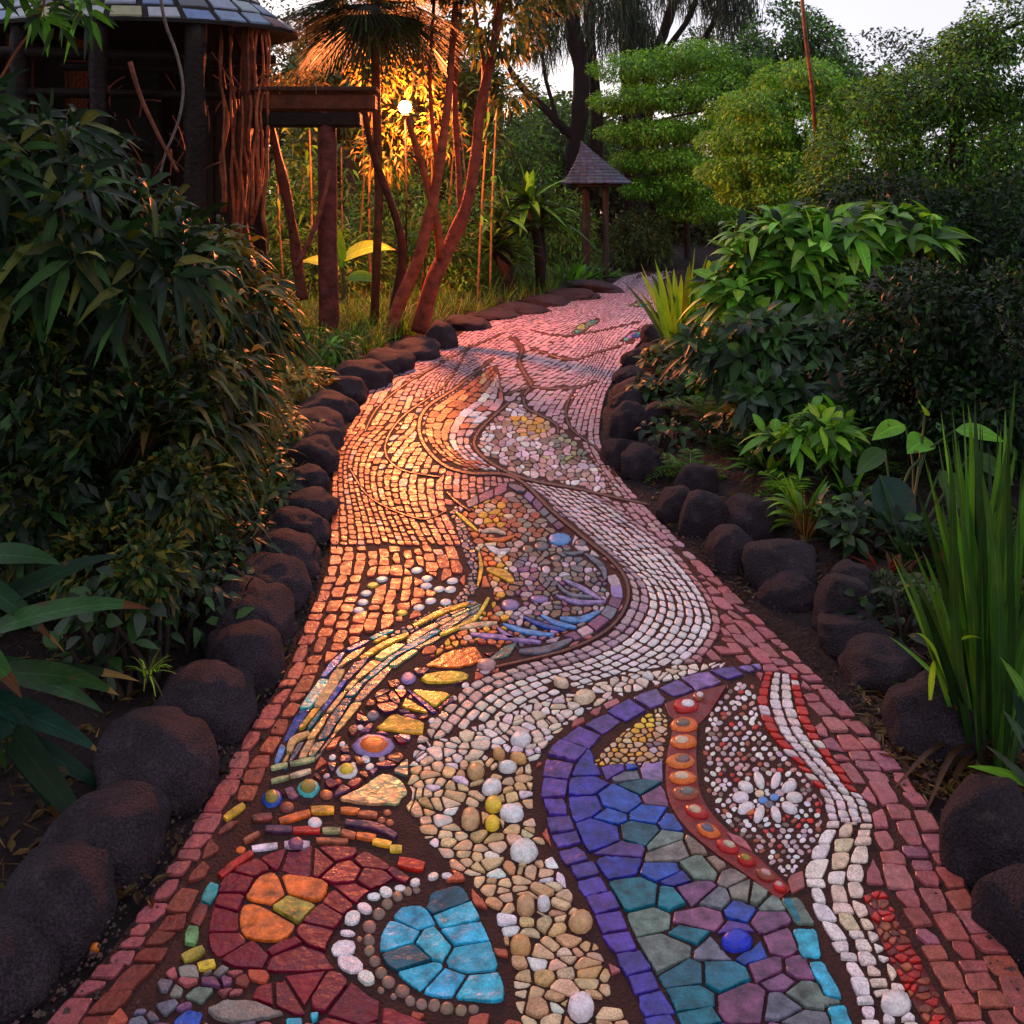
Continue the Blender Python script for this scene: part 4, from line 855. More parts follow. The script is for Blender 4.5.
for k in range(4):
    th = k*math.pi/2; mb.box((ctr.x+.42*math.cos(th), hy+.42*math.sin(th), eave-.02), (.9, .06, .07), th+math.pi/2, s2l((58, 42, 34)))
mb.build('eave_beam', M_wood, hut)
# leaning pole top right
mb = MB(); mb.tube([at(817, 150, 11), at(812, 86, 11), at(806, 40, 11), at(800, -25, 11)], .024, .02, 8, s2l((122, 70, 42)), wob=.15)
mb.tube([at(817, 150, 11), (at(819, 200, 11).x, 11, gz(at(819, 200, 11).x, 11)-.1)], .025, .025, 8, s2l((122, 70, 42)))
tag(mb.build('bamboo_pole', M_red), 'tall reddish leaning pole rising out of the green canopy', 'pole')
# ------------------------------------------------------------------ trees
tw = rooted(392, 338); Dt = tw.y
def tp(l, D, bz=None):
    return [at(x, y, D+(q[0] if q else 0)) for x, y, *q in l]
twt = empty('twisted_tree', tw, 'multi-stemmed tree with bare twisting red trunks lit by the glow', 'tree')
for pts, r0, r1, c in [([(388,345),(396,312),(418,258),(432,205),(440,160),(447,110),(452,50),(458,-30)],.1,.035,(150,68,44)),
  ([(420,325,.2),(432,285,.2),(452,240,.3),(468,200,.3),(474,165,.3),(480,110,.3),(492,55,.3),(506,-30,.3)],.12,.05,(132,60,42)),
  ([(441,258,.2),(437,225,.1),(426,180,0),(414,140,-.1),(408,118,-.1)],.07,.03,(150,70,40)),
  ([(390,320,.5),(402,262,.4),(398,225,.3),(388,195,.3),(372,150,.2),(362,100,.2)],.07,.04,(74,42,34)),
  ([(461,214,.3),(458,160,.6),(455,100,.7),(458,40,.8),(462,-25,.8)],.05,.03,(120,62,40)),
  ([(438,170,0),(432,120,.2),(430,60,.2),(436,-20,.2)],.035,.02,(140,70,44)),
  ([(480,115,.3),(484,70,.5),(478,30,.5),(470,-20,.5)],.04,.02,(110,60,44))]:
    mb = MB(); P = tp(pts, Dt); P[0] = P[0]+Vector((0, 0, -.08)) if pts[0][1] > 300 else P[0]
    mb.tube([Vector(p) for p in catmull([tuple(p) for p in P], 6)], r0*.84, r1*.85, 9, s2l(c), wob=.3); mb.build('trunk', M_red, twt)
lv = Leaves(); crown(lv, blobs_px([(500,20,Dt+.4,62,40,.8),(540,-30,Dt+.6,60,50,1.0),(440,-40,Dt,70,40,1),(510,95,Dt+.5,22,18,.4)]), 3600, .13, .05, ['mid', 'deep', 'teal', 'grey', 'olive'], gap=-.2, freq=3.5)
crown(lv, blobs_px([(375,75,Dt+2.2,34,26,.5),(420,70,Dt+2.4,36,30,.5),(440,130,Dt+2.3,26,34,.5),(385,150,Dt+2.5,34,34,.5),(410,110,Dt+2.6,50,50,.4)]), 1500, .1, .035, ['olive', 'mid', 'gold', 'brown'], gap=-.15, freq=5, prof='lance')
lv.build('crown', M_leaf, twt)

# fan palm, top left
fp = Vector((at(374, 200, 10.95).x, 10.95, 0)); fp.z = gz(fp.x, fp.y)
palm = empty('fan_palm', fp, 'fan palm with a spiky round head of fronds above the arbor', 'tree')
hd = at(376, -6, 10.7)
mb = MB(); mb.tube([fp-Vector((0, 0, .1)), (fp.x+.05, 11.0, 1.6), (fp.x+.02, 10.95, 3), hd], .05, .06, 10, s2l((92, 60, 40)), wob=.3); mb.build('trunk', M_bark, palm)
lv = Leaves()
for i in range(52):
    th = random.uniform(0, 6.283); e = random.uniform(-.85, .8); d = Vector((math.cos(th)*math.cos(e), math.sin(th)*math.cos(e)*.9, math.sin(e))); c0 = hd+d*random.uniform(.35, .6)
    side = d.cross(Vector((0, 0, 1))).normalized(); upn = side.cross(d); m = 34
    an = np.linspace(-1.5, 1.5, m); D_ = np.array([tuple(d*math.cos(a)+side*math.sin(a)+upn*.12) for a in an])
    lv.add(np.tile(np.array(c0), (m, 1)), D_, np.tile(np.array(upn), (m, 1))+rv(m, .1), .72*np.exp(rng.normal(0, .08, m)), .032, cols(m, ['deep', 'deep', 'mid'], .15)*random.uniform(.4, .75), .3, 4, 'needle', .15)
    lv.add([tuple(hd)], [tuple(d)], [tuple(upn)], (c0-hd).length, .035, cols(1, ['olive', 'mid']), .0, 3, 'needle')
lv.build('fronds', M_frond, palm)
lv = Leaves(); m = 110; P = np.array(hd)+rng.normal(0, 1, (m, 3))*(.42, .3, .12)-np.array([0, 0, .35]); lv.add(P, rv(m, .3)+np.array([0, 0, -1]), rv(m), rng.uniform(.25, .6, m), .018, cols(m, ['straw', 'brown', 'olive', 'brown'])*.35, .1, 4, 'needle', .1, .05)
tag(lv.build('dead_skirt', M_frond, palm), kind='stuff')

# drooping casuarinas far behind
def casuarina(label, trunks, hang, n, D, seed):
    base = trunks[0][0][0]; b = at(*base, D); root = empty('drooping_pine', (b.x, b.y, gz(b.x, b.y)), label, 'tree', 'drooping needle trees behind the bend')
    for pts, r0, r1 in trunks:
        P = [at(x, y, D) for x, y in pts]; mb = MB()
        if pts is trunks[0][0]: P = [Vector((P[0].x, P[0].y, gz(P[0].x, P[0].y)-.1))]+P
        mb.tube([Vector(p) for p in catmull([tuple(p) for p in P], 5)], r0, r1, 8, s2l((26, 21, 24)), wob=.35); mb.build('trunk', M_bark, root)
    lv = Leaves(); B = blobs_px([(x, y, D, rx, ry, 1.6) for x, y, rx, ry in hang]); k = rng.choice(len(B), n); cc = np.array([b[0] for b in B])[k]; rr = np.array([b[1] for b in B])[k]
    P = cc+rr*norm(rv(n))*rng.random((n, 1))**.5; kp = lump(P, 1.4) > -.25; P = P[kp]; m = len(P)
    lv.add(P, rv(m, .22)+np.array([0, 0, -1]), rv(m), rng.uniform(.25, .8, m), .028, cols(m, ['blue', 'deep', 'grey', 'deep'], .25), 0, 3, 'needle', .05, .04); lv.build('foliage', M_leaf, root)
casuarina('tall drooping needle tree with a slender grey trunk and a left branch', [([(580,230),(576,150),(582,80),(572,20),(566,-60)],.3,.22),([(574,140),(545,108),(520,85),(500,52)],.14,.07),([(558,122),(546,80),(540,40)],.07,.04)], [(565,5,42,52),(600,30,30,45),(540,25,30,45),(585,-30,60,40)], 4200, 27, 1)
casuarina('dark heavy drooping tree filling the top centre', [([(634,220),(632,120),(628,40),(640,-50)],.3,.24),([(592,200),(597,120),(590,40),(588,-50)],.2,.15)], [(634,10,24,55),(645,40,16,40),(622,0,22,60),(655,-25,40,35)], 3600, 28, 2)
casuarina('leaning drooping tree with two forked dark trunks at top', [([(640,150),(655,60),(668,20),(686,-40)],.2,.14),([(648,90),(664,55),(690,15),(705,-30)],.12,.08),([(690,60),(712,25),(730,-30)],.1,.07)], [(725,8,26,32),(700,-10,40,30),(745,-5,20,30),(672,-15,30,25)], 3600, 29, 3)

# layered trees right of centre
def up_trunk(x, D, top, r0, r1, lean=0):
    p = at(x, top, D); b = Vector((p.x+lean, D, 0)); b.z = gz(b.x, b.y)-.1
    return ([b, b.lerp(p, .4)+Vector((.05, 0, 0)), p], r0, r1)
tree('layered_tree', 'bright green tree with flat spreading layers beyond the bend', [up_trunk(650,23.5,110,.16,.06), up_trunk(634,24,150,.09,.05), up_trunk(676,23.5,140,.09,.05,.3)],
  blobs_px([(640,68,23.5,54,16,1.5),(690,58,23.5,51,16,1.6),(625,100,23,38,13,1.4),(672,98,23,64,14,1.6),(730,86,23,54,17,1.5),(645,132,22.8,51,13,1.5),(705,128,22.8,56,14,1.5),(640,160,23,32,12,1.2),(668,160,22.6,60,13,1.5),(745,76,23.2,43,17,1.5),(690,182,22.4,48,14,1.4),(650,188,22.6,32,12,1.1),(700,205,22.4,43,19,1.2),(760,110,22.6,43,17,1.5)]),
  64000, .085, .045, ['bright', 'lime', 'bright', 'mid'], up=1.3, gap=-.25, freq=2.1, down=.05, flat=True, inner=.2)
tree('layered_tree', 'yellowish green feathery tree in front of the flat-layered one', [up_trunk(762,14,120,.1,.05)],
  blobs_px([(760,108,14,56,19,1.1),(800,80,14,49,19,1.1),(745,140,13.8,51,17,1),(790,132,13.6,59,19,1.1),(838,100,14,48,22,1.1),(732,172,13.5,36,16,.9),(778,165,13.4,58,19,1),(820,150,13.4,43,22,1),(760,192,13.3,43,17,.9)]),
  42000, .062, .032, ['lime', 'bright', 'bright', 'mid'], up=1.2, gap=-.25, freq=2.9, flat=True, inner=.2, down=.05)
tree('round_tree', 'pale green round tree behind the leaning pole', [up_trunk(790,24,60,.14,.06)], blobs_px([(782,35,24,40,32,1.6),(760,60,24,40,26,1.5),(812,50,24,30,30,1.4),(832,75,24,36,18,1.2)]), 6500, .15, .07, ['mid', 'grey', 'bright', 'teal'], gap=-.3, freq=1.6)
tree('dark_tree', 'tall dark small-leaved tree along the right border', [up_trunk(955,9.5,60,.14,.06), up_trunk(915,9.8,110,.08,.04)],
  blobs_px([(990,70,9.5,70,50,1.0),(930,90,9.5,60,40,.9),(880,110,9.8,55,32,.9),(1010,150,9.3,70,60,.9),(930,160,9.3,70,50,.9),(860,150,9.6,50,40,.9),(1030,20,9.6,60,44,.8),(985,38,9.6,40,24,.7),(840,185,9.4,40,30,.7),(960,215,9.2,80,40,.9)]),
  44000, .05, .026, ['deep', 'mid', 'bright', 'lime', 'mid'], gap=-.3, freq=3.4, w=[.2, .3, .25, .1, .15])
tree('dark_tree', 'dense blackish green tree at the right above the hedge', [up_trunk(890,8.4,170,.09,.04)], blobs_px([(880,205,8.4,60,36,.8),(950,240,8,80,50,.8),(1010,230,7.8,60,60,.8),(840,220,8.6,40,28,.6)]), 15000, .06, .03, ['deep', 'deep', 'mid', 'teal'], gap=-.4, freq=4.5)
# distant trees closing the view
far = [(415,75,21,60,50,'olive tree close behind the lamp and fan palm',['olive','mid','deep']),(350,60,20,50,50,'deep green tree behind the fan palm',['deep','mid','olive']),(455,60,23,40,50,'mid green tree behind the twisted stems',['mid','deep','olive']),(500,110,34,70,42,'hazy grey-green tree far behind the lamp',['grey','mid','teal']),(560,140,30,52,44,'soft green tree filling the gap behind the shelter',['mid','bright','grey']),(440,130,26,60,60,'olive tree standing behind the lamp glow',['olive','mid','gold']),(350,140,24,60,60,'olive yellow tree behind the arbor post',['olive','gold','mid']),(300,80,30,70,70,'dark tree behind the pavilion corner',['deep','mid','olive']),(230,60,32,90,90,'dark tree mass beyond the pavilion roof',['deep','mid']),(880,70,34,80,40,'dull green tree far behind the right border tree',['mid','grey','deep']),(720,60,36,60,36,'grey-green tree far behind the layered one',['grey','mid']),(640,150,33,60,50,'deep green tree behind the layered trunks',['deep','mid','teal'])]
for x, y, D, rx, ry, l, nm in far:
    tree('broadleaf_tree', l, [up_trunk(x, D, y, .2, .08)], blobs_px([(x, y, D, rx, ry, 2), (x-rx*.6, y+ry*.5, D-.5, rx*.6, ry*.6, 1.6), (x+rx*.6, y+ry*.5, D-.5, rx*.6, ry*.6, 1.6), (x, y+ry*1.0, D-1, rx*.9, ry*.5, 1.6)]), 7500, .2, .09, nm, gap=-.35, freq=.9, group='distant trees behind the garden')
lv = Leaves(); m = 90000; th = rng.uniform(-1.25, 1.25, m); R_ = rng.uniform(30, 40, m); P = np.stack([np.sin(th)*R_, np.cos(th)*R_, rng.random(m)**1.3*(4.0+.9*np.sin(th*13)+.6*np.sin(th*31))], 1)
lv.add(P, rv(m)+np.array([0, -.3, .1]), rv(m)+np.array([0, -.4, .8]), .34, .17, cols(m, ['deep', 'mid', 'olive', 'deep']), .3, 3); tag(lv.build('distant_woodland', M_leaf), 'dark green woodland closing off the garden far behind', 'woodland', kind='stuff')

# ------------------------------------------------------------------ shrubs and plants, left side
GL = lambda x, D: (x, D, gz(x, D))
def whorl_shrub(name, label, base, dome, ntips, per, L, Wd, names, bias=(0, 0, .6), mat_=None, seed=0, stems=10, cat='shrub', **kw):
    """dome: list of (centre, radii); whorls of leaves at the tips"""
    root = empty(name, base, label, cat); tips, dirs = [], []; mb = MB()
    wt = [r[0]*r[2] for c, r in dome]
    for i in range(ntips):
        c, r = random.choices(dome, wt)[0]
        while True:
            u = Vector((random.gauss(0, 1), random.gauss(0, 1), random.gauss(0, 1))).normalized()
            if u.z > -.35: break
        k = random.uniform(.55, 1); t = Vector((c[0]+u.x*r[0]*k, c[1]+u.y*r[1]*k, c[2]+u.z*r[2]*k)); tips.append(t); dirs.append(u*.8+Vector(bias))
        if i < stems*3: limb(mb, Vector(base)+Vector((random.uniform(-.15, .15), random.uniform(-.15, .15), -.05)), t, .012, .004, .12, 5, BARK)
    lv = Leaves(); whorls(lv, tips, dirs, per, L, Wd, names, **kw); lv.build('foliage', mat_ or M_leaf, root); mb.build('stems', M_bark, root); return root
def pxdome(l): return blobs_px(l)
b = GL(-1.9, 4.3)
whorl_shrub('broadleaf_bush', 'big dark bush of long drooping glossy leaves in front of the pavilion', b, pxdome([(40,190,4.4,90,85,.6),(110,240,4.3,90,70,.6),(-10,150,4.6,60,60,.6),(170,280,4.2,60,45,.45),(30,300,4.2,110,70,.5)]), 330, 6, .2, .046, ['deep', 'deep', 'mid', 'deep', 'olive'], bias=(.65, -.3, -.12), mat_=M_gloss, droop=.5, prof='lance', w=[.35, .22, .2, .13, .1], spread=.8)
b = GL(-2.35, 5.6)
shrub('tangled_bush', 'tangled olive bush below the pavilion posts with dry golden leaves', 'shrub', b, blobs_px([(205,265,5.6,50,45,.5),(235,310,5.4,50,40,.5),(160,320,5.2,70,50,.5),(265,340,5.6,32,24,.4)]), 2600, .15, .034, ['olive', 'mid', 'deep', 'deep', 'gold'], droop=.6, prof='lance', rows=5, gap=-.1, freq=4)
b = GL(-3.1, 5.6)
shrub('shadowed_shrub', 'deep shadowed shrub at the left border behind the long-leaved bush', 'shrub', b, blobs_px([(20,370,5.6,90,70,.4),(90,400,5.4,70,60,.4),(-40,430,5.2,60,60,.4)]), 4500, .1, .04, ['deep', 'deep', 'olive'], gap=-.4, freq=4)
b = GL(-2.0, 3.9)
shrub('dark_undergrowth_bush', 'dark shadowy bush of small brownish leaves at the left border', 'shrub', b, blobs_px([(40,400,3.9,90,80,.4),(130,440,3.8,80,65,.4),(20,500,3.6,80,60,.4)]), 3600, .085, .034, ['deep', 'mid', 'deep', 'olive'], gap=-.05, freq=4.5, w=[.45, .15, .3, .1])
b = GL(-1.45, 4.3)
shrub('slender_leaf_bush', 'arching bush of slender green and tan leaves above the left rocks', 'shrub', b, blobs_px([(180,385,4.4,60,50,.35),(228,385,4.5,40,38,.3),(195,430,4.2,55,36,.3)]), 1500, .15, .026, ['deep', 'olive', 'mid', 'brown', 'straw'], droop=.7, prof='lance', rows=5, gap=-.3, freq=6, w=[.4, .25, .2, .1, .05])
b = GL(-1.3, 3.75)
whorl_shrub('three_leaf_plant', 'small plant with three pale bluish leaves amid dark undergrowth', b, pxdome([(166,493,3.6,10,8,.03)]), 2, 4, .11, .06, ['grey', 'teal', 'grey'], bias=(0, -.4, .7), stems=1, cat='plant', droop=.3, spread=1.1)
b = GL(-1.33, 3.6)
shrub('low_bush', 'low yellow-green scrambling bush behind the dark left rocks', 'shrub', b, blobs_px([(180,490,3.7,55,38,.25),(110,560,3.4,60,45,.25),(225,470,4.1,32,20,.2),(150,570,3.2,36,36,.2)]), 3400, .05, .022, ['olive', 'mid', 'deep', 'gold'], gap=-.2, freq=7, w=[.25, .25, .4, .1])
b = GL(-1.25, 3.05)
whorl_shrub('ivy_clump', 'dull green ivy-like leaves crowding the domed left rocks', b, pxdome([(125,600,3.1,50,36,.2),(85,660,2.95,36,36,.2)]), 26, 4, .07, .045, ['deep', 'mid', 'grey'], bias=(.2, -.3, .5), stems=6, cat='plant', droop=.3)
for x, y, n, L, nm, lab in [(318,352,50,.75,['olive','gold','mid'],'golden arching grass clump just below the arbor post'),(285,375,50,.7,['olive','mid','gold'],'olive arching grass clump spilling over the orange lit rocks'),(262,412,46,.6,['mid','olive','straw'],'mixed green and straw grass clump behind the middle left rocks'),(240,452,46,.52,['mid','deep','olive'],'dark arching grass clump behind the smaller left rocks'),(215,500,40,.45,['deep','mid','olive'],'shaded arching grass clump under the left bushes'),(232,375,50,.7,['olive','deep','straw'],'tall straw-streaked grass clump rising beside the slender-leaved bush'),(170,550,36,.34,['deep','mid'],'short shaded grass clump above the domed left rocks')]:
    b = rooted(x, y+14); rosette('arching_grass', lab, 'grass clump', b, n, L, .02, nm, (.55, 1.5), .75, 8, 'lance', spread=.12)
# broad strap-leaf lily at the lower left
b = Vector(at(-20, 760, 2.45)); b.z = gz(b.x, b.y)+.02
lily = empty('lily_plant', b, 'large lily-like plant with broad arching leaves tipped brown at the lower left', 'plant')
lv = Leaves()
for (x0, y0, x1, y1, wd, dr) in [(-25,640,122,556,.075,.25),(-20,660,150,612,.07,.3),(-10,700,118,698,.07,.3),(-20,720,100,755,.07,.2),(-20,690,104,715,.075,.3),(0,730,70,842,.075,.25),(0,740,98,860,.07,.2),(-30,740,32,825,.06,.2),(-10,620,66,655,.05,.2),(-30,600,50,640,.06,.2),(-20,580,60,566,.07,.2),(10,760,110,797,.055,.2),(-20,700,140,684,.045,.25),(-40,650,20,700,.06,.2)]:
    D0, D1 = 2.5, random.uniform(2.3, 2.75); a = at(x0, y0-25, D0); e = at(x1, y1, D1); L = (e-a).length; d = (e-a)+Vector((0, 0, dr*L)); n_ = Vector((0, -.55, 1))
    c = cols(1, ['deep', 'teal', 'mid'], .12); lv.add([tuple(a)], [tuple(d)], [tuple(n_)], d.length, wd, c, dr*L/d.length, 14, 'lance', .13, .015, tip=(LC['straw']*.55 if random.random() < .5 else LC['brown']*.8, random.uniform(.72, 1.0)))
lv.build('leaves', M_gloss, lily); mb = MB(); mb.tube([b-Vector((0, 0, .1)), at(-15, 620, 2.5)], .03, .02, 8, s2l((60, 70, 40))); mb.build('stem', M_bark, lily)
rosette('grassy_sprig', 'tiny yellow-green sprig sprouting over the near left rocks', 'plant', at(148, 672, 2.9), 26, .09, .008, ['lime', 'olive'], (.0, 1.2), .5, 4, 'needle')
# banana-like leaf behind the arbor
b = rooted(346, 312); root = empty('banana_plant', b, 'banana plant with one broad backlit leaf arching beside the arbor post', 'plant'); lv = Leaves()
for x0, y0, x1, y1, wd, dr in [(341,262,396,250,.26,.55),(343,270,330,215,.2,.2),(345,280,385,285,.2,.5),(340,270,300,262,.2,.5)]:
    a, e = at(x0, y0, b.y), at(x1, y1, b.y-.2); L = (e-a).length; d = e-a+Vector((0, 0, dr*L)); lv.add([tuple(a)], [tuple(d)], [(0, -.7, .8)], d.length, wd, cols(1, ['lime', 'bright'], .08), dr*L/d.length, 10, 'ovate', .12, tip=(LC['gold'], .86))
lv.build('leaves', M_broad, root); mb = MB(); mb.tube([b-Vector((0, 0, .1)), at(342, 268, b.y)], .05, .03, 8, s2l((80, 84, 40))); mb.build('stem', M_bark, root)
for k, x in enumerate([286,312,345,352,372,418,446,462,477,490]):
    D = 13.2+(k*37 % 29)/10; p = at(x, 300, D); b = Vector((p.x, D, gz(p.x, D))); root = empty('sapling', b, 'thin upright sapling with few leaves in the thicket behind the arbor', 'sapling', 'thin saplings behind the arbor')
    top = at(x+random.uniform(-14, 14), random.uniform(60, 150), D); mb = MB(); limb(mb, b-Vector((0, 0, .1)), top, .022, .012, .02, 6, jit(s2l((120, 92, 58)), .15), 7, .03); mb.build('stem', M_bark, root)
    lv = Leaves(); m = 60; tt = rng.uniform(.35, 1.0, m); P = np.array([tuple(b.lerp(top, t)) for t in tt])+rv(m, .1); lv.add(P, rv(m)+np.array([0, 0, .1]), rv(m, .4)+np.array([0, 0, 1]), .17, .05, cols(m, ['mid', 'bright', 'olive']), .4, 4, 'lance'); lv.build('foliage', M_leaf, root)
# strappy palm-like clump before the shelter
for x, y, L, n, lab in [(540,290,1.0,38,'tall dark strap-leaved palm clump left of the shelter'),(512,296,.75,24,'smaller strap-leaved palm clump near the twisted tree')]:
    b = rooted(x, y); root = empty('strap_palm', b, lab, 'palm'); mb = MB(); lv = Leaves()
    for k in range(3):
        hd_ = b+Vector((random.uniform(-.35, .35), random.uniform(-.2, .3), 1.5*random.uniform(.6, 1.05)*L/.95)); mb.tube([b+Vector((0, 0, -.05)), (b+hd_)/2+Vector((.05, 0, 0)), hd_], .07, .05, 8, DBARK, wob=.3)
        m = n; th = rng.uniform(0, 6.28, m); e = rng.uniform(-.1, 1.45, m); D_ = np.stack([np.cos(th)*np.cos(e), np.sin(th)*np.cos(e), np.sin(e)], 1)
        lv.add(np.tile(np.array(hd_), (m, 1)), D_, np.stack([-np.cos(th)*np.sin(e), -np.sin(th)*np.sin(e), np.cos(e)], 1), L*rng.uniform(.6, 1.1, m), .15, cols(m, ['mid', 'bright', 'deep', 'mid']), rng.uniform(.2, .6, m), 7, 'lance', .15)
    lv.build('leaves', M_gloss, root); mb.build('stem', M_bark, root)
for x, y, n, L, lab in [(572,287,34,.8,'leafy clump in front of the shelter posts'),(606,280,26,.5,'leafy clump at the right foot of the shelter'),(588,283,26,.55,'low leafy clump hiding the base of the shelter')]:
    rosette('leafy_clump', lab, 'plant', rooted(x, y-4), n, L, .09, ['mid', 'deep', 'bright'], (.3, 1.5), .5, 7, 'lance', spread=.3)
# undergrowth between lamp and path
for x, y, D, rx, ry, n, nm, lab in [(330,275,14,60,50,4200,['mid','olive','bright'],'golden lit thicket behind the arbor post'),(430,255,15,50,50,3800,['mid','bright','olive'],'olive thicket behind the twisted trunks'),(480,235,17,50,55,3600,['mid','olive','bright'],'green thicket between the trunks and the strap palm'),(395,215,17,45,60,3600,['mid','olive','bright'],'tall olive thicket glowing behind the lamp pole'),(300,215,15,40,60,3200,['mid','olive','bright'],'yellow-green thicket under the arbor beam'),(555,225,22,42,40,3000,['mid','bright','olive'],'light green thicket left of the shelter posts'),(640,235,22,30,28,2200,['mid','olive','deep'],'dark green thicket right of the shelter'),(500,150,23,55,40,3200,['mid','bright','grey'],'fresh green thicket above the strap palm')]:
    p = at(x, y, D); shrub('thicket', lab, 'thicket', GL(p.x, p.y), blobs_px([(x,y,D,rx,ry,.9),(x-rx*.5,y+ry*.6,D-.3,rx*.6,ry*.5,.7),(x+rx*.5,y+ry*.6,D-.3,rx*.6,ry*.5,.7)]), int(n*1.7), .13, .04, nm, 'thickets behind the left bank', gap=-.25, freq=2.2, prof='lance', rows=3)
# ------------------------------------------------------------------ right side
b = GL(1.75, 7.2)
whorl_shrub('broadleaf_shrub', 'bushy shrub with bright green broad leaves over the right bank', b, pxdome([(780,250,7.2,64,45,.5),(840,240,7.3,60,40,.5),(742,300,7,40,45,.4),(800,300,7,70,55,.45),(900,235,7.3,50,32,.4)]), 330, 6, .21, .075, ['mid', 'bright', 'bright', 'deep', 'lime'], mat_=M_broad, droop=.4, spread=.85, w=[.2, .3, .25, .1, .15])
b = GL(1.6, 6.0)
whorl_shrub('glossy_shrub', 'lower darker shrub with grey-green glossy leaves facing the path', b, pxdome([(760,350,6.1,55,38,.3),(830,355,6,45,44,.3),(715,350,6.2,32,36,.25),(780,395,5.8,60,24,.25)]), 150, 6, .16, .06, ['mid', 'deep', 'grey', 'mid'], bias=(-.2, -.4, .5), mat_=M_gloss, droop=.4)
b = GL(2.4, 5.6)
shrub('dark_hedge', 'black-green dense hedge behind the iris blades', 'hedge', b, blobs_px([(930,320,5.6,80,60,.5),(1010,330,5.3,70,70,.5),(900,390,5.3,50,50,.4),(985,420,5,70,50,.4)]), 13000, .055, .028, ['deep', 'mid', 'deep', 'deep'], gap=-.4, freq=4.5, jitter=.3)
b = rooted(680, 350)
rosette('corn_like_plant', 'strappy upright corn-like plant at the right path bend', 'plant', b, 34, 1.1, .095, ['bright', 'lime', 'mid'], (1.05, 1.54), .25, 8, 'lance', spread=.2)
rosette('corn_like_plant', 'shorter leafy clump right behind the corn-like plant', 'plant', b+Vector((.35, .3, 0)), 20, .7, .09, ['mid', 'bright', 'olive'], (.4, 1.3), .5, 7, 'lance')
b = rooted(818, 470)
whorl_shrub('serrated_plant', 'light green leafy plant in front of the dark hedge', b, pxdome([(820,425,5.2,38,22,.2),(790,440,5.2,30,16,.15),(845,445,5.1,20,18,.15)]), 46, 6, .14, .05, ['bright', 'mid', 'lime'], mat_=M_broad, droop=.4, stems=5, cat='plant')
def fern(name, label, base, n, L, names, cat='fern', pin=16, wl=.16):
    root = empty(name, base, label, cat); lv = Leaves()
    for i in range(n):
        th = random.uniform(0, 6.283); e = random.uniform(.35, 1.1); d = Vector((math.cos(th)*math.cos(e), math.sin(th)*math.cos(e), math.sin(e))); l = L*random.uniform(.7, 1.15); side = d.cross(Vector((0, 0, 1))).normalized()
        t = np.linspace(.12, 1, pin); ctr_ = np.array(base)+np.array(d)*(l*t)[:, None]; ctr_[:, 2] -= .55*l*t**2
        for sgn in (-1, 1):
            lv.add(ctr_, np.array(side)*sgn+np.array(d)*.45+rv(pin, .08), np.tile((0, 0, 1.), (pin, 1))+np.array(d)*-.3, l*wl*1.6*np.sin(np.pi*(.15+.85*t))**.7+.008, l*.05, cols(pin, names, .12), .2, 3, 'lance')
        lv.add([tuple(base)], [tuple(d)], [(0, 0, 1)], l, .006, cols(1, names), .55, 6, 'needle')
    lv.build('fronds', M_leaf, root); return root
fern('fern', 'small feathery fern among the right rocks at the inner bend', rooted(690, 478), 18, .3, ['mid', 'bright', 'olive'])
fern('fern', 'low fern behind the small one beside the flat slab', rooted(742, 455), 16, .3, ['deep', 'mid'])
b = rooted(806, 530); rosette('spiky_rosette', 'spiky rosette of strap leaves above the squarish rock', 'plant', b+Vector((0, 0, .03)), 40, .36, .034, ['bright', 'mid', 'lime'], (.15, 1.4), .5, 7, 'lance')
b = rooted(850, 505); rosette('spiky_rosette', 'spreading leafy clump right of the spiky rosette', 'plant', b, 26, .34, .05, ['mid', 'deep', 'bright'], (.3, 1.3), .55, 7, 'lance')
b = rooted(806, 540); rosette('dry_tuft', 'tuft of dry rusty brown stalks under the spiky rosette', 'plant', b, 60, .22, .006, ['brown', 'straw'], (.9, 1.55), .15, 4, 'needle')
# taro-like plant
b = rooted(905, 560); root = empty('taro_plant', b, 'taro-like plant with one large bluish heart leaf and bright smaller ones', 'plant'); lv = Leaves(); mb = MB()
for x, y, D, dx, dz, L, wd, c in [(880,475,4.3,.25,-.7,.26,.2,'teal'),(930,440,4.6,-.5,.1,.24,.13,'bright'),(905,425,4.7,-.8,.05,.24,.1,'bright'),(955,430,4.6,.6,.1,.22,.1,'bright'),(885,450,4.5,-.8,-.2,.2,.1,'mid'),(940,470,4.4,.3,-.5,.2,.12,'mid'),(868,500,4.3,-.6,-.4,.14,.08,'grey'),(915,510,4.3,.2,-.6,.14,.08,'deep'),(925,415,4.7,-.3,.5,.2,.09,'lime'),(970,455,4.5,.5,-.2,.2,.11,'mid')]:
    a = at(x, y, D); lv.add([tuple(a)], [(dx, -.45, dz)], [(-.1, -.6, .8)], L, wd, np.array([LC[c]])*1.15, .25, 8, 'ovate', .1); limb(mb, b, a, .008, .005, .1, 5, s2l((60, 84, 40)))
lv.build('leaves', M_broad, root); mb.build('stalks', M_leaf, root)
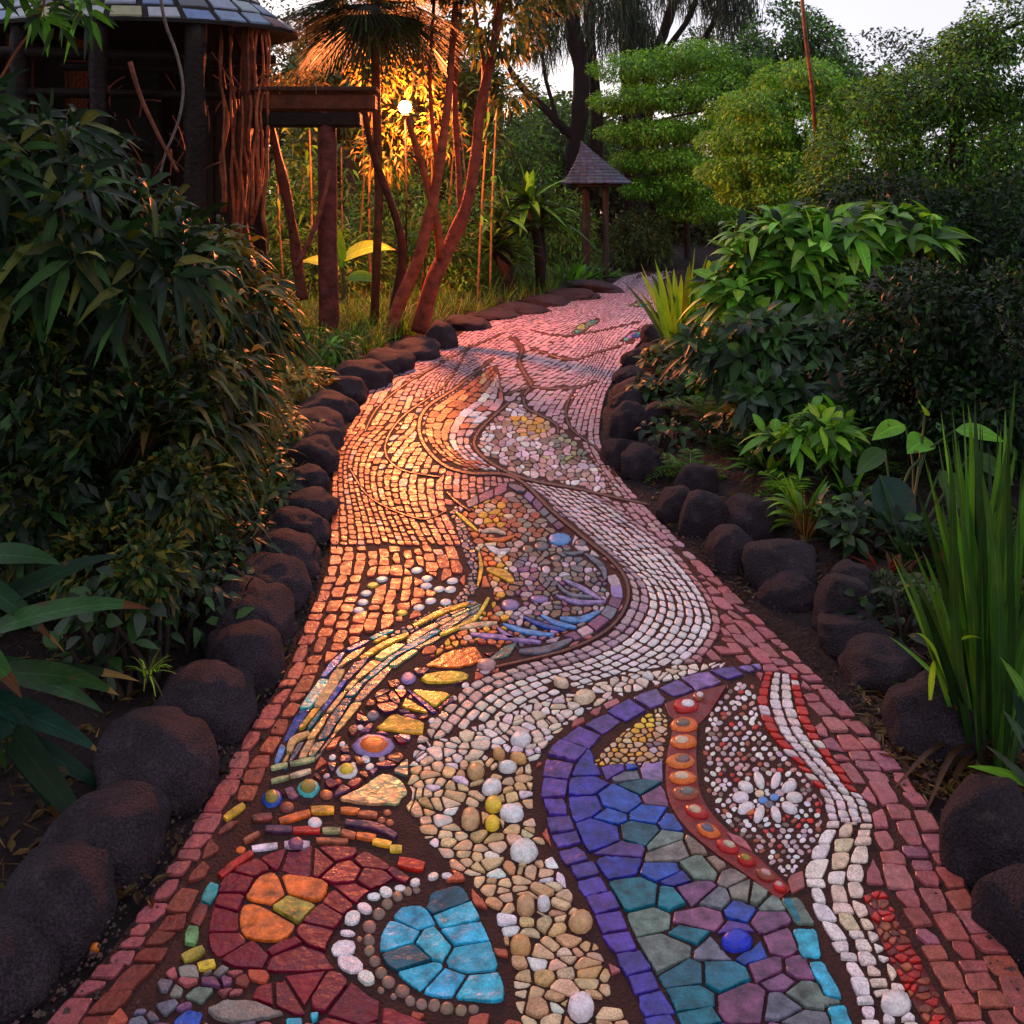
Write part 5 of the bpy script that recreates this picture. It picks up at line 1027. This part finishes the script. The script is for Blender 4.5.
# tall iris blades at the right border
b = at(985, 760, 2.75); b.z = gz(b.x, b.y); iris = empty('iris_clump', b, 'tall clump of long upright iris blades at the right border', 'plant'); lv = Leaves()
for i in range(66):
    f = random.uniform(-1, 1); x1 = 990+f*105+random.gauss(0, 8); y1 = 365+abs(f)**1.6*170+random.uniform(0, 190)*random.random(); x0 = 990+f*20+random.uniform(-9, 9); D0 = random.uniform(2.6, 3.05)
    a = Vector(at(x0, 760, D0)); a.z = gz(a.x, a.y)-.02; e = at(x1, y1, D0+random.uniform(-.25, .3)); L = (e-a).length; dr = random.choice([.05, .1, .18, .28, .42]); d = (e-a)+Vector((0, 0, dr*L))
    lv.add([tuple(a)], [tuple(d)], [(random.gauss(.2, .45), -1, .2)], d.length, random.uniform(.018, .034), cols(1, ['bright', 'mid', 'mid', 'deep'], .2), dr, 12, 'blade', .14, random.uniform(-.02, .02), tip=(LC['olive']*.9, random.choice([.92, 1.1, 1.1, 1.1])))
for i in range(14):
    th = random.uniform(0, 6.28); a = Vector((b.x, b.y, b.z+.02)); lv.add([tuple(a)], [(math.cos(th), math.sin(th), random.uniform(.1, .5))], [(0, 0, 1)], random.uniform(.25, .5), .02, cols(1, ['straw', 'brown'], .2)*.5, .5, 8, 'blade', .1, .03)
for x0, y0, x1, y1, wd in [(950,690,912,600,.012),(960,640,990,655,.012),(930,700,935,640,.02)]:
    a, e = at(x0, y0, 2.7), at(x1, y1, 2.6); lv.add([tuple(a)], [tuple(e-a+Vector((0, 0, .1)))], [(0, -1, .4)], (e-a).length*1.15, wd, cols(1, ['bright', 'lime'], .1), .4, 8, 'blade')
lv.build('blades', M_broad, iris)
b = at(1040, 800, 2.35); b.z = gz(b.x, b.y); bb = empty('strap_leaf_plant', b, 'few broad bluish strap leaves bending in at the right border', 'plant'); lv = Leaves()
for x0, y0, x1, y1, wd in [(1050,800,1012,672,.05),(1045,780,1002,700,.03),(1040,790,968,762,.025),(1060,760,1000,640,.035),(1050,810,985,735,.022)]:
    a, e = at(x0, y0, 2.4), at(x1, y1, 2.35); lv.add([tuple(a)], [tuple(e-a+Vector((0, 0, .04)))], [(-.3, -1, .5)], (e-a).length*1.1, wd, cols(1, ['teal', 'grey', 'bright'], .1), .2, 8, 'blade')
lv.build('leaves', M_gloss, bb)
for x, y, nn, lab in [(736,428,22,'small dark red croton plant beside the glossy shrub'),(893,578,14,'little red-leaved sprig behind the upright rock')]:
    rosette('red_leaf_plant', lab, 'plant', rooted(x, y), nn, .16, .03, ['redl', 'brown', 'redl'], (.5, 1.4), .3, 5, 'lance', spread=.06)
b = rooted(882, 605); shrub('mossy_tuft', 'small dark mossy tuft beside the upright rock', 'plant', b, [((b.x, b.y, b.z+.05), (.13, .1, .08))], 900, .025, .006, ['deep', 'mid', 'deep'], stems=0, gap=-2)

for x, y, n, L, wd, nm, lab in [(690,398,40,.3,.045,['mid','deep','bright'],'low leafy clump beside the dark cluster of rocks'),(715,372,34,.36,.05,['deep','mid'],'dark leafy clump under the glossy shrub'),(770,470,36,.3,.04,['mid','bright','deep'],'low green clump between the serrated plant and the fern'),(730,440,30,.24,.035,['deep','mid','olive'],'small dark clump behind the inner bend rocks'),(850,545,30,.2,.03,['deep','mid'],'small dark clump behind the large domed rock'),(930,620,26,.2,.02,['deep','mid'],'thin dark clump on bare soil left of the iris'),(668,338,26,.3,.04,['mid','olive','bright'],'leafy clump at the foot of the corn-like plant')]:
    rosette('leafy_clump', lab, 'plant', rooted(x, y), n, L, wd, nm, (.2, 1.4), .5, 6, 'lance', spread=.14)
for x, y, n, L, nm, lab in [(706,418,16,.42,['mid','bright','olive'],'arching fern below the glossy shrub'),(668,420,14,.32,['deep','mid'],'dim fern behind the cluster of rocks at the bend'),(748,405,18,.45,['mid','bright'],'large fern in front of the glossy shrub'),(790,500,16,.3,['bright','mid','lime'],'bright fern beside the spiky rosette'),(862,470,18,.4,['mid','bright'],'fern between the serrated plant and the heart-leaved plant'),(840,520,16,.26,['mid','deep'],'low fern behind the domed rock'),(700,360,16,.5,['deep','mid'],'dark fern between the corn-like plant and the shrub'),(905,600,16,.22,['deep','mid','olive'],'small dark fern right of the mossy tuft'),(960,560,18,.34,['deep','mid'],'dark fern behind the iris clump'),(765,520,14,.2,['mid','olive'],'little fern tucked behind the squarish rock')]:
    fern('fern', lab, rooted(x, y), n, L, nm)
for x, y, n, L, wd, nm, lab in [(672,368,60,.13,.06,['mid','deep','olive'],'round-leaved low plant right below the corn-like plant'),(700,388,60,.12,.055,['deep','mid'],'round-leaved low plant in front of the dark fern'),(668,400,50,.1,.05,['mid','deep'],'round-leaved low plant behind the long low rock'),(700,350,60,.14,.06,['mid','bright','deep'],'round-leaved plant at the foot of the broad-leaved shrub'),(725,395,60,.09,.05,['mid','deep','bright'],'round-leaved low plant under the large fern'),(680,445,46,.07,.04,['mid','deep','grey'],'round-leaved low plant beside the inner bend rocks'),(800,450,60,.1,.055,['bright','mid'],'round-leaved bright plant below the serrated plant'),(870,545,50,.08,.045,['deep','mid'],'round-leaved dark plant behind the leaning rock'),(760,440,60,.09,.05,['mid','olive','deep'],'round-leaved plant near the little red croton'),(935,650,40,.06,.035,['deep','deep','mid'],'round-leaved plant on dark soil left of the iris foot')]:
    b = rooted(x, y); whorl_shrub('low_leafy_plant', lab, b, [((b.x, b.y, b.z+.1), (.3, .25, .13))], n//2, 5, L, wd, nm, bias=(0, -.2, .8), mat_=M_broad, stems=5, cat='plant', droop=.35)
for x, y, n, L, wd, nm, lab in [(262,505,60,.1,.03,['mid','olive','deep'],'leafy trailing plant beside the middle left rocks'),(285,455,60,.11,.03,['olive','mid','gold'],'yellowish trailing plant beside the orange lit rocks'),(305,405,60,.13,.035,['mid','olive','gold'],'sunlit trailing plant above the orange lit rocks'),(215,575,60,.08,.03,['deep','mid'],'dark trailing plant beside the larger left rocks'),(340,365,60,.15,.04,['mid','olive','bright'],'leafy plant at the foot of the arbor post'),(180,640,50,.07,.03,['deep','mid','deep'],'dark trailing plant over the domed left rocks')]:
    b = rooted(x-14, y); whorl_shrub('trailing_plant', lab, b, [((b.x, b.y, b.z+.13), (.32, .4, .2))], n, 5, L, wd, nm, bias=(.2, -.2, .6), mat_=M_broad, stems=5, cat='plant', droop=.5, prof='lance')
# unseen trees added above the frame to shade both sides of the path
for x, y, lab, bl in [(-4.6,3.2,'unseen tree added behind the left bushes to shade them',[((-3.6,3.4,4.3),(1.7,1.8,.8)),((-4.6,1.4,4.5),(1.6,1.8,.9)),((-2.7,1.6,4.7),(1.3,1.5,.7)),((-4.8,5.6,5.6),(1.5,1.3,.8)),((-1.9,.2,4.6),(1.2,1.4,.6)),((-3.2,5.0,4.8),(1.3,1.2,.6))]),(5.2,3.6,'unseen tree added beyond the right hedge to shade it',[((4.0,3.6,4.3),(1.7,1.8,.8)),((4.6,1.6,4.5),(1.6,1.8,.9)),((3.0,1.8,4.6),(1.2,1.4,.7)),((5.0,5.8,5.4),(1.5,1.4,.8))])]:
    z = gz(x, y); tree('added_shade_tree', lab, [([(x, y, z-.1), (x+.1, y, 2), (x, y, 4.4)], .2, .12)], bl, 14000, .2, .1, ['deep', 'mid'], gap=-.6, freq=1.5, inner=.2)
# ------------------------------------------------------------------ ground cover (stuff)
def verge(poly_pts, n, L, names, name, label, wd=.008, per=14, lean=.5):
    lv = Leaves(); P = []
    poly = np.array(poly_pts, float); x0, y0 = poly.min(0); x1, y1 = poly.max(0)
    while len(P) < n:
        x, y = random.uniform(x0, x1), random.uniform(y0, y1)
        if pip(poly, np.array([x]), np.array([y]))[0]: P.append(gp(x, y))
    P = np.array(P); Z = ground_z(P[:, 0], P[:, 1]); ok = Z > -.02; P = np.column_stack([P, Z])[ok]
    tufts(lv, P, per, L, wd, names, lean); tag(lv.build(name, M_leaf), label, 'ground cover', kind='stuff')
verge([(250,400),(330,378),(392,346),(440,330),(505,308),(592,287),(600,270),(480,280),(380,295),(300,320),(200,350)], 800, .36, ['mid', 'olive', 'bright', 'mid'], 'grass', 'long unkempt grass on the far left bank', .012, 14)
verge([(230,480),(300,450),(305,420),(330,375),(250,380),(180,420)], 160, .2, ['olive', 'mid', 'gold'], 'weeds', 'low yellowish weeds behind the left edging rocks', .009, 12, .9)
verge([(-60,700),(60,640),(190,560),(250,470),(150,450),(-60,500)], 150, .14, ['deep', 'mid', 'deep'], 'creeping_plants', 'dark creeping plants under the left bushes', .016, 9, 1.1)
verge([(215,620),(250,560),(290,480),(310,430),(320,400),(230,420),(190,520),(150,640)], 190, .13, ['deep', 'mid', 'olive', 'gold'], 'creeping_plants', 'dark trailing plants close behind the left rocks', .014, 12, 1.0)
verge([(660,345),(700,420),(760,480),(860,540),(1000,640),(1060,620),(1000,480),(850,420),(720,340)], 150, .13, ['deep', 'mid', 'olive'], 'creeping_plants', 'dark creeping plants on the right bed soil', .012, 9, 1.0)
for sx, x0, x1, lab in [(1, 2.3, 9, 'low weeds and grass beyond the right-hand beds'), (-1, 2.6, 9, 'low weeds and grass beyond the left-hand bushes')]:
    lv = Leaves(); P = np.column_stack([sx*rng.uniform(x0, x1, 900), rng.uniform(1.2, 17, 900)]); P = np.column_stack([P, ground_z(P[:, 0], P[:, 1])]); P = P[P[:, 2] > .05]
    tufts(lv, P, 13, .28, .016, ['deep', 'mid', 'olive'], .9); tag(lv.build('weeds', M_leaf), lab, 'ground cover', kind='stuff')
lv = Leaves(); m = 4200; P = []
while len(P) < m:
    x, y = (random.uniform(860, 1040), random.uniform(600, 800)) if random.random() < .35 else ((random.uniform(640, 900), random.uniform(330, 600)) if random.random() < .6 else (random.uniform(-60, 300), random.uniform(420, 900))); P.append(gp(x, y))
P = np.array(P); Z = ground_z(P[:, 0], P[:, 1])+.012; k = Z > 0; P = np.column_stack([P, Z])[k]; m = len(P); D_ = rv(m)*(1, 1, .12); lv.add(P, D_, rv(m, .2)+np.array([0, 0, 1]), .05, .006, cols(m, ['straw', 'brown', 'brown'], .3)*.6, .02, 3, 'needle'); k2_ = rng.random(m) < .4; q_ = int(k2_.sum()); lv.add(P[k2_], D_[k2_], rv(q_, .3)+np.array([0, 0, 1]), .05, .02, cols(q_, ['brown', 'straw', 'olive', 'brown'], .3)*.6, .1, 4, 'lance', .2)
tag(lv.build('leaf_litter', M_leaf), 'scattered dry stalks and fallen leaves on the planting beds', 'litter', kind='stuff')
mb = MB()
for k in range(2600):     # crumbs of soil and grit along both edges of the path
    E = EL if random.random() < .5 else ER; p = E[random.randrange(0, 150)]; d = random.gauss(.04, .05)*(-1 if E is EL else 1); x, y = gp(*p); x += d; r = random.uniform(.002, .007)*(1.6 if random.random() < .1 else 1)
    z = max(gz(x, y), 0) if k % 3 == 0 else (.004 if d*(-1 if E is EL else 1) < .02 else .012); q = Vector((x, y+random.uniform(-.12, .12), z)); a = random.random()*6
    V = [q+Vector((math.cos(a+t)*r*random.uniform(.7, 1.3), math.sin(a+t)*r*random.uniform(.7, 1.3), 0)) for t in (0, 1.6, 3.1, 4.7)]+[q+Vector((0, 0, r)), q-Vector((0, 0, r))]
    mb.add(V, [(0, 1, 4), (1, 2, 4), (2, 3, 4), (3, 0, 4), (1, 0, 5), (2, 1, 5), (3, 2, 5), (0, 3, 5)], jit(s2l((70, 50, 46)), .3))
tag(mb.build('soil_crumbs', M_tile), 'crumbs of soil and grit along the path edges', 'grit', kind='stuff')
b = at(-30, -40, 5.0); ob = empty('overhanging_branch', b, 'leafy branch drooping over the pavilion roof at the top left corner', 'branch'); mb = MB(); lv = Leaves()
pts = [at(-60, -60, 5.1), at(-10, -30, 5.0), at(40, -8, 4.9), at(75, 12, 4.9)]; mb.tube(pts, .014, .005, 6, BARK); mb.build('twig', M_bark, ob)
tt = [Vector(pts[1]).lerp(pts[3], random.random())+Vector((random.gauss(0, .08), random.gauss(0, .08), random.gauss(-.02, .05))) for _ in range(16)]; whorls(lv, tt, [Vector((.5, -.2, -.4))]*16, 5, .13, .04, ['deep', 'mid', 'bright'], .5); lv.build('foliage', M_gloss, ob)
mb = MB(); q = rooted(95, 954); bm = bmesh.new(); bmesh.ops.create_icosphere(bm, subdivisions=2, radius=.011); mb.add([v.co+q+Vector((0, 0, .012)) for v in bm.verts], [[v.index for v in f.verts] for f in bm.faces], s2l((210, 110, 30)), 0, True); bm.free()
tag(mb.build('fallen_berry', M_pebble), 'tiny orange berry lying at the left border of the path', 'berry')

# ------------------------------------------------------------------ thin haze added to give the lamp a glow
if HAZE:
    mb = MB(); mb.add([(x, y, z) for x in (-60, 60) for y in (-12, 75) for z in (-2, 26)], [(0, 1, 3, 2), (4, 6, 7, 5), (0, 4, 5, 1), (2, 3, 7, 6), (0, 2, 6, 4), (1, 5, 7, 3)])
    hm = bpy.data.materials.new('haze'); hm.use_nodes = True; t_ = hm.node_tree; t_.nodes.remove(t_.nodes['Principled BSDF'])
    pv = t_.nodes.new('ShaderNodeVolumePrincipled'); pv.inputs['Color'].default_value = (.9, .9, .9, 1); pv.inputs['Density'].default_value = HAZE; pv.inputs['Anisotropy'].default_value = .6
    t_.links.new(pv.outputs[0], t_.nodes['Material Output'].inputs['Volume'])
    tag(mb.build('haze', hm), kind='stuff')
